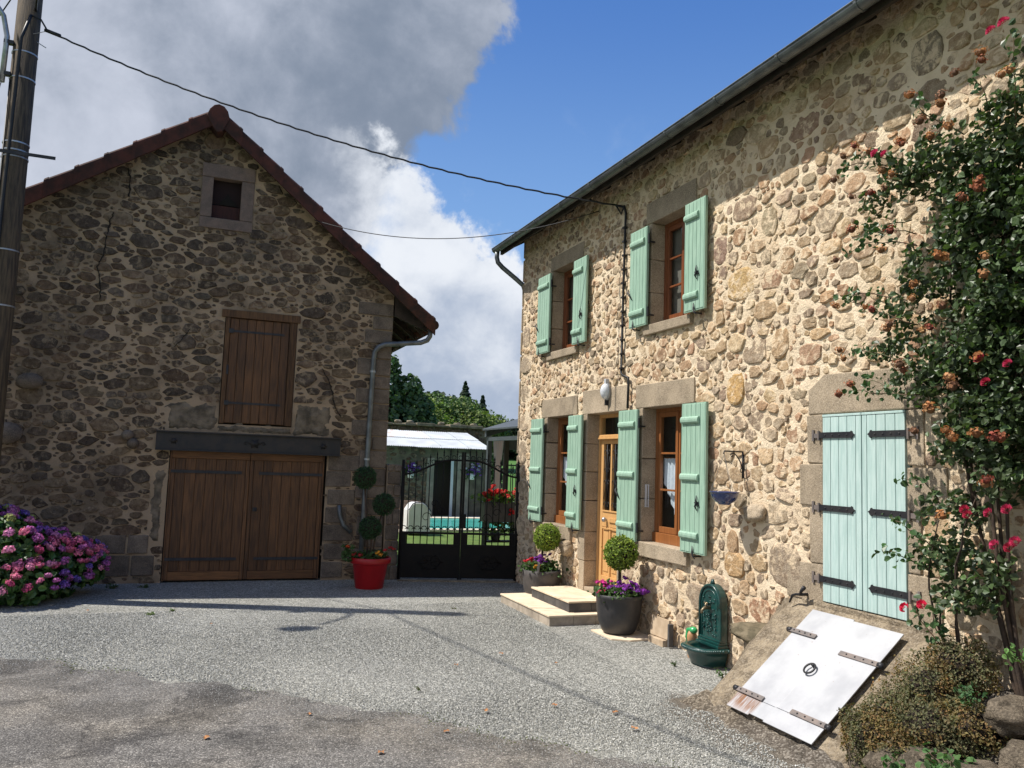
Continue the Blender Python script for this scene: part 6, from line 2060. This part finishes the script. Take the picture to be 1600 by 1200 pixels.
# white domed pump cover with dark frame
pc = thing('pool_pump_cover', (5.7, 21.5, 0), 'white box with chamfered top standing by the swimming pool', 'pump cover')
P = [(5.40, .04), (6.02, .04), (6.02, .62), (5.88, .80), (5.78, .86), (5.60, .86), (5.50, .82), (5.40, .66)]
MB().prism(P, 21.4, 21.95, 'y').obj('cover', M['white_plastic'], pc, bevel=.03)
MB().tube([(p[0], 21.38, p[1]+.01) for p in [P[7], P[6], P[5], P[4], P[3], P[2]]], .014, 6).obj('frame', M['gazebo'], pc)
for k, (z0_, z1_, x1_) in enumerate(((.30, .44, 5.39), (.46, .60, 5.39), (.62, .76, 5.60), (.78, .92, 5.72))):
    pass
wb = thing('board_screen', (5.2, 22.3, 0), 'low pinkish board screen behind the white pump cover', 'screen')
for k in range(6):
    MB().prism([(4.4, .08+k*.145), (5.95, .08+k*.145), (5.95, .08+k*.145+.135-.018*k*(k > 4)), (4.4, .08+k*.145+.135)], 22.25, 22.29, 'y').obj('board', M['pink_board'], wb, bevel=.003)
# shed: plastered wall, dark doorway, white corrugated roof
sd_ = thing('garden_shed', (8.0, 28.6, 0), 'low stone shed with a white corrugated roof and dark doorway', 'shed')
def sbox(mb, x0, x1, z0, z1, y=28.6): return mb.box(x0, x1, y, y+.3, z0, z1)
mb = MB(); sbox(mb, 4.5, 8.08, 0, 2.45); sbox(mb, 8.80, 10.0, 0, 2.45); sbox(mb, 8.081, 8.799, 2.02, 2.45)
mb.obj('wall', M['plaster_old'], sd_)
rgs = random.Random(8)
stS = rubble(5, 4.6, 8.0, .05, 2.4, [(7.85, 8.1, 0, 2.4), (6.55, 6.95, .9, 2.1)], lambda u, v, r=0: True, [(.06, .10, 600, 1.2, 2.0), (.04, .06, 1200, 1.2, 2.0)], PAL_BARN, .02)
mb = MB()
for s in stS: stone_mesh(mb, s, lambda u, v, n: (u, 28.6-n, v), rgs, .01, .03)
mb.obj('small_stones', M['stone_dark'], sd_, smooth=True, kind='stuff')
MB().box(8.70, 8.80, 28.5, 28.62, 0, 2.02).obj('door_frame', M['white_metal'], sd_)
MB().box(7.82, 8.08, 28.56, 28.6, 0, 2.1).box(8.96, 9.45, 28.56, 28.6, 0, 2.3).obj('plaster_pier', mat('pale_plaster', (.30, .27, .21), (.2, .18, .14), 3, .9), sd_)
MB().box(7.5, 9.4, 29.2, 29.3, 0, 2.4).obj('dark_backing', M['dark_room'], sd_)  # dark sheet closing the doorway from behind
mb = MB()
nx_ = 140
for j, (y, z, xr) in enumerate(((28.25, 2.47, 10.15), (31.3, 3.14, 10.15))):
    pass
shn = 0
for (ya, yb) in ((28.25, 29.85), (29.78, 31.3)):
    for (xa, xb) in ((4.2, 5.25), (5.22, 6.27), (6.24, 7.29), (7.26, 8.31), (8.28, 9.33), (9.30, 10.15)):
        mb = MB(); nx_ = 26
        for y in (ya, yb):
            z = 2.47+(y-28.25)*.22 + (.02 if y == ya and ya > 29 else 0) + .006*(shn % 3)
            for i_ in range(nx_+1):
                mb.v.append((xa+(xb-xa)*i_/nx_, y, z+.016*math.cos(i_*math.pi)))
        for i_ in range(nx_): mb.f.append((i_, i_+1, nx_+1+i_+1, nx_+1+i_))
        mb.obj('roof_sheet', M['shed_roof'] if shn not in (8, 9) else M['rust_roof'], sd_)
        shn += 1
MB().prism([(28.62, 2.45), (31.2, 2.45), (31.2, 3.08)], 9.96, 10.0, 'x').obj('gable_infill', M['plaster_old'], sd_)
# hanging flower pots on the shed wall
for k, (x, lab_) in enumerate(((7.17, 'white wall pot of purple flowers left of the shed doorway'), (9.46, 'white wall pot of purple flowers right of the shed doorway'))):
    t_ = thing('wall_flower_pot', (x, 28.4, 1.5), lab_, 'flower pot', 'flower pots on the shed wall')
    MB().lathe([(.001, 0), (.09, 0), (.14, .22), (.12, .22), (.001, .18)], (x, 28.38, 1.36), 14).obj('pot', M['white_plastic'], t_, smooth=True)
    rg = np.random.default_rng(k+300)
    p = rg.normal(size=(160, 3))*np.array([.15, .08, .12])+np.array([x, 28.36, 1.66])
    V, F, C = leaves(p, rg.normal(size=(160, 3)), .08, jitcol((.04, .09, .03), 160, rg), rg)
    leafobj('leaves', V, F, C, M['leaf_matt'], t_, kind='stuff')
    for _ in range(26):
        head('blossom', rnd.choice(SMALLS), (x+rnd.gauss(0, .16), 28.25+rnd.gauss(0, .05), 1.72+rnd.gauss(0, .11)), .05, rnd.choice([(.20, .08, .42), (.28, .12, .5), (.7, .65, .75)]), t_)
# old wall behind the shed
ow = thing('old_garden_wall', (9, 34.3, 0), 'mossy rubble wall with loose coping stones behind the shed', 'wall')
mb = MB(); mb.box(2, 12.2, 34, 34.5, 0, 3.45); mb.obj('wall_body', M['plaster_old'], ow)
stW = rubble(6, 5.5, 12.15, 2.9, 3.45, [], lambda u, v, r=0: True, [(.07, .12, 400, 1.2, 2.2), (.04, .07, 900, 1.2, 2.0)], PAL_BARN, .02)
mb = MB()
for s in stW: stone_mesh(mb, s, lambda u, v, n: (u, 34-n, v), rgs, .01, .04)
mb.obj('small_stones', M['stone_dark'], ow, smooth=True, kind='stuff')
x = 5.2
k = 0
cop = mat('lichened_coping', (.25, .215, .15), (.14, .12, .08), 4, .95, .6, 12, .03)
while x < 12.0:
    L = rgs.uniform(.35, .85)
    block(rgs, x, x+L-.02, 33.85+rgs.uniform(-.06, .06), 34.6, 3.45, 3.45+rgs.uniform(.07, .15)).obj('coping_stone', cop, ow, bevel=.02)
    if rgs.random() < .4: rock('coping_stone', (x+L/2, 34.1, 3.62), (.16, .12, .08), cop, k+60, ow)
    x += L; k += 1
# gazebo
gz_ = thing('gazebo', (8.2, 18.5, 0), 'grey metal garden gazebo with tied beige curtains', 'gazebo')
for (x, y) in ((7.12, 20), (7.12, 17), (10.1, 20), (10.1, 17)):
    MB().box(x-.06, x+.06, y-.06, y+.06, 0, 2.66).obj('post', M['gazebo'], gz_, bevel=.008)
for y in (20.0, 17.0):
    MB().prism([(7.0, 2.66), (8.6, 3.18), (10.2, 2.66), (10.2, 2.84), (8.6, 3.36), (7.0, 2.82)], y-.06, y+.06, 'y').obj('gable_beam', M['gazebo'], gz_)
MB().box(7.06, 7.18, 17.06, 19.94, 2.56, 2.66).box(10.04, 10.16, 17.06, 19.94, 2.56, 2.66).obj('eave_beam', M['gazebo'], gz_)
MB().prism([(6.95, 2.83), (8.6, 3.37), (10.25, 2.83), (10.25, 2.87), (8.6, 3.41), (6.95, 2.87)], 16.9, 20.1, 'y').obj('canopy', M['gazebo'], gz_)
MB().box(7.62, 10.0, 19.96, 20.0, 2.36, 2.66).obj('dark_underside', M['gazebo'], gz_)  # dark band added to stand in for the canopy's shaded underside
def drape(x, y, z0, z1, w_, n_=16):
    mb = MB()
    zs = np.linspace(z0, z1, 14)
    for z in zs:
        t_ = (z-z0)/(z1-z0)
        pinch = .55+.45*abs(t_-.45)*2
        for k in range(n_+1):
            u_ = k/n_-.5
            mb.v.append((x+u_*w_*min(1, pinch), y+.05*math.sin(k*2.2)*pinch, z))
    for j in range(13):
        for k in range(n_):
            mb.f.append((j*(n_+1)+k, j*(n_+1)+k+1, (j+1)*(n_+1)+k+1, (j+1)*(n_+1)+k))
    return mb.obj('curtain', M['fabric'], gz_, smooth=True)
drape(7.33, 19.9, 1.1, 2.60, .28)
MB().box(7.50, 7.62, 19.85, 19.95, .5, 2.6).obj('side_panel', M['dark_room'], gz_)
# planter with red geraniums
gp_ = thing('geranium_planter', (5.72, 15.5, 0), 'long dark planter of red geraniums behind the gate', 'planter')
MB().box(5.42, 6.14, 15.35, 15.65, .82, 1.22).obj('trough', M['black_pot'], gp_, bevel=.01)
MB().box(5.46, 5.50, 15.40, 15.60, 0, .82).box(6.06, 6.10, 15.40, 15.60, 0, .82).box(5.5, 6.06, 15.38, 15.62, .42, .45).obj('stand', M['gate_iron'], gp_)
rg = np.random.default_rng(91)
p = rg.normal(size=(420, 3))*np.array([.24, .10, .055])+np.array([5.76, 15.45, 1.29])
V, F, C = leaves(p, np.tile([0, -.4, .8], (420, 1)), .075, jitcol((.10, .17, .03), 420, rg), rg)
leafobj('leaves', V, F, C, M['leaf_matt'], gp_, kind='stuff')
for _ in range(46):
    head('blossom', rnd.choice(SMALLS), (rnd.uniform(5.38, 6.16), 15.38+rnd.gauss(0, .07), 1.40+rnd.gauss(0, .055)), rnd.uniform(.035, .05), rnd.choice([(.80, .06, .04), (.85, .12, .08), (.75, .03, .03)]), gp_)
lp = thing('geranium_pot', (5.9, 15.3, .45), 'small pot with one red geranium on the planter stand', 'potted plant')
MB().lathe([(.001, 0), (.08, 0), (.12, .16), (.10, .16), (.001, .13)], (5.72, 15.5, .452), 14).obj('pot', M['black_pot'], lp)
p = rg.normal(size=(140, 3))*np.array([.16, .06, .07])+np.array([5.78, 15.4, .68])
V, F, C = leaves(p, np.tile([0, -.4, .8], (140, 1)), .07, jitcol((.08, .14, .03), 140, rg), rg)
leafobj('leaves', V, F, C, M['leaf_matt'], lp, kind='stuff')
for q in range(7): head('blossom', rnd.choice(SMALLS), (5.98+rnd.gauss(0, .03), 15.3+rnd.gauss(0, .02), 1.02+rnd.gauss(0, .025)), .035, (.75, .02, .02), lp)
# dark garden railing in front of the meadow
gr2 = thing('garden_railing', (9.5, 24, 0), 'dark green railing at the garden edge seen through the gate', 'railing')
MB().box(8.9, 13, 23.98, 24.02, 1.92, 1.96).box(8.9, 13, 23.98, 24.02, .1, .14).obj('rail', M['gate_iron'], gr2)
for k in range(24): MB().box(8.95+k*.17, 8.97+k*.17, 23.985, 24.015, 0, 2.0).obj('bar', M['gate_iron'], gr2)
hd = thing('dark_hedge', (9.1, 25.5, 0), 'narrow dark hedge behind the gazebo curtain', 'hedge')
rg = np.random.default_rng(12)
p = rg.uniform([9.1, 25, 0], [9.45, 25.8, 2.3], (1200, 3))
V, F, C = leaves(p, rg.normal(size=(1200, 3)), .13, jitcol((.02, .045, .015), 1200, rg), rg)
leafobj('foliage', V, F, C, M['leaf_matt'], hd, kind='stuff')

# ---- trees
def leafy(name, c, blobs_, n_, size, col, seed, parent, alt=None, palt=.1, m='leaf_matt', flat=0.3):
    rg = np.random.default_rng(seed)
    w_ = np.array([b[3]*b[4]*b[5] for b in blobs_])**.67
    w_ /= w_.sum()
    idx = rg.choice(len(blobs_), n_, p=w_)
    B = np.array(blobs_)[idx]
    d = rg.normal(size=(n_, 3)); d /= np.linalg.norm(d, axis=1)[:, None]
    nz_ = np.array([noise.noise(Vector((a_[0]*2.4+b[0], a_[1]*2.4+b[1], a_[2]*2.4+b[2]))) for a_, b in zip(d, B)])[:, None]
    p = B[:, :3]+d*B[:, 3:6]*(1+.35*nz_)*(1-.3*rg.random((n_, 1))**2)+np.array(c)
    V, F, C = leaves(p, d+np.array([0, 0, .4]), size, jitcol(col, n_, rg, .4, alt, palt), rg, .15, .45, .9)
    return leafobj(name, V, F, C, M[m], parent, kind='stuff')
def tree(name, loc, h, blobs_, n_, size, col, seed, label, cat='tree', alt=None, palt=.1, group=None):
    t_ = thing(name, loc, label, cat, group)
    MB().tube([loc, (loc[0]+.1, loc[1], loc[2]+h*.35), (loc[0]+.05, loc[1], loc[2]+h*.75)], [h*.028, h*.02, h*.008], 8).obj('trunk', M['bark'], t_, smooth=True)
    lb = MB()
    rq = random.Random(seed)
    for k in range(6):
        a_ = k*1.1; z = h*rq.uniform(.3, .6)
        lb.tube([(loc[0]+.08, loc[1], loc[2]+z), (loc[0]+math.cos(a_)*h*.2, loc[1]+math.sin(a_)*h*.2, loc[2]+z+h*.18)], [h*.010, h*.003], 5)
    lb.obj('limbs', M['bark'], t_)
    leafy('crown', loc, blobs_, n_, size, col, seed, t_, alt, palt)
    return t_
# big tree right behind the barn corner, y=50
tree('broadleaf_tree', (11.0, 50, 0), 8.5, [(0, 0, 4.2, 1.7, 1.6, 2.3), (-.35, 0, 6.6, 1.0, 1.0, 1.3), (.1, 0, 7.7, .55, .6, .75), (1.6, .2, 5.0, 1.1, 1.1, 1.5), (2.2, 0, 3.6, 1.1, 1.2, 1.7), (1.3, 0, 6.4, .8, .8, .9), (-1.6, 0, 5, 1.4, 1.4, 2.2), (2.4, 0, 5.3, .5, .6, .7), (.9, 0, 3.2, 2.0, 1.6, 1.5)],
     9000, .30, (.055, .105, .042), 200, 'big dark leafy tree at the barn corner beyond the garden', alt=(.14, .20, .10), palt=.25)
specs = [(17.2, 62, 5.9, 2.7, (.15, .21, .045), 'yellow-green bush tree right of the big dark tree'), (20.0, 66, 6.6, 3.0, (.07, .125, .04), 'round mid-green tree in the middle of the tree line'),
         (22.0, 65, 6.0, 2.4, (.15, .20, .05), 'light green tree right of the round one'), (23.7, 67, 5.2, 1.9, (.09, .14, .04), 'low green tree at the right end of the tree line'),
         (14.6, 58, 5.2, 2.2, (.035, .07, .028), 'dark shrub tree filling the gap by the big tree')]
for k, (x, y, h, r_, col, lab_) in enumerate(specs):
    z0_ = rise(x, y)
    rq = random.Random(k)
    bl = [(rq.uniform(-.5, .5)*r_, rq.uniform(-.3, .3)*r_, h*rq.uniform(.35, .75), r_*rq.uniform(.35, .6), r_*.5, h*rq.uniform(.18, .28)) for _ in range(8)] + [(0, 0, h*.45, r_*.8, r_*.6, h*.42)]
    tree('round_tree', (x, y, z0_), h, bl, 3600, .26, col, 210+k, lab_, alt=(.20, .25, .07), palt=.15, group='trees along the meadow')
def conifer(loc, h, r_, seed, label):
    t_ = thing('fir_tree', loc, label, 'fir tree', 'fir trees on the wooded hill')
    MB().tube([loc, (loc[0], loc[1], loc[2]+h)], [h*.02, .02], 6).obj('trunk', M['bark'], t_)
    rg = np.random.default_rng(seed)
    n_ = 3600
    tt = rg.random(n_)**.8
    tier = (tt*11) % 1
    rad = r_*(1-tt)**.9*(.45+.55*(1-tier))*rg.uniform(.3, 1, n_)
    a_ = rg.uniform(0, 6.28, n_)
    p = np.stack([loc[0]+rad*np.cos(a_), loc[1]+rad*np.sin(a_), loc[2]+.12*h+tt*h*.9-rad*.25], 1)
    nm = np.stack([np.cos(a_), np.sin(a_), np.full(n_, .6)], 1)
    V, F, C = leaves(p, nm, .42, jitcol((.030, .058, .030), n_, rg, .35), rg, .1, .3, .5)
    leafobj('needles', V, F, C, M['leaf_matt'], t_, kind='stuff')
conifer((28.8, 90, rise(28.8, 90)+.3), 7.9, 3.1, 5, 'taller of the two dark fir trees on the hill')
conifer((31.0, 90, rise(31, 90)+.2), 6.6, 2.3, 6, 'smaller dark fir tree right of the tall one')
# wooded hill and far wood: one mass each
rgw = np.random.default_rng(77)
def wood(name, xs, ys, hf, n_, size, col, label, seed):
    rg = np.random.default_rng(seed)
    x = rg.uniform(xs[0], xs[1], n_); y = rg.uniform(ys[0], ys[1], n_)
    P, Nn = [], []
    for a_, b_ in zip(x, y):
        g_ = rise(a_, b_)
        hh = hf(a_, b_)*(1+.22*noise.noise(Vector((a_*.35, b_*.35, seed)))+.12*noise.noise(Vector((a_*1.1, b_*1.1, seed))))
        P.append((a_, b_, g_+hh*rg.random()**.35)); 
    P = np.array(P)
    V, F, C = leaves(P, np.tile([-.2, -.5, .8], (n_, 1)), size, jitcol(col, n_, rg, .4, (col[0]*2, col[1]*1.7, col[2]*1.4), .12), rg, .15, .45, .8)
    return leafobj(name, V, F, C, M['leaf_matt'], None, kind='stuff', label=label)
wood('hill_wood', (10, 37), (82, 96), lambda x, y: max(.8, 6.3 - .030*(x-22)**2*(x > 22) - .35*max(0, x-31)), 14000, .62, (.042, .070, .030), 'wooded hill behind the garden wall', 3)
wood('far_wood', (30, 110), (158, 172), lambda x, y: 6.0+1.2*math.sin(x*.11), 14000, 1.25, (.020, .036, .022), 'distant dark wood above the meadow', 4)
print('objects', len(bpy.data.objects))
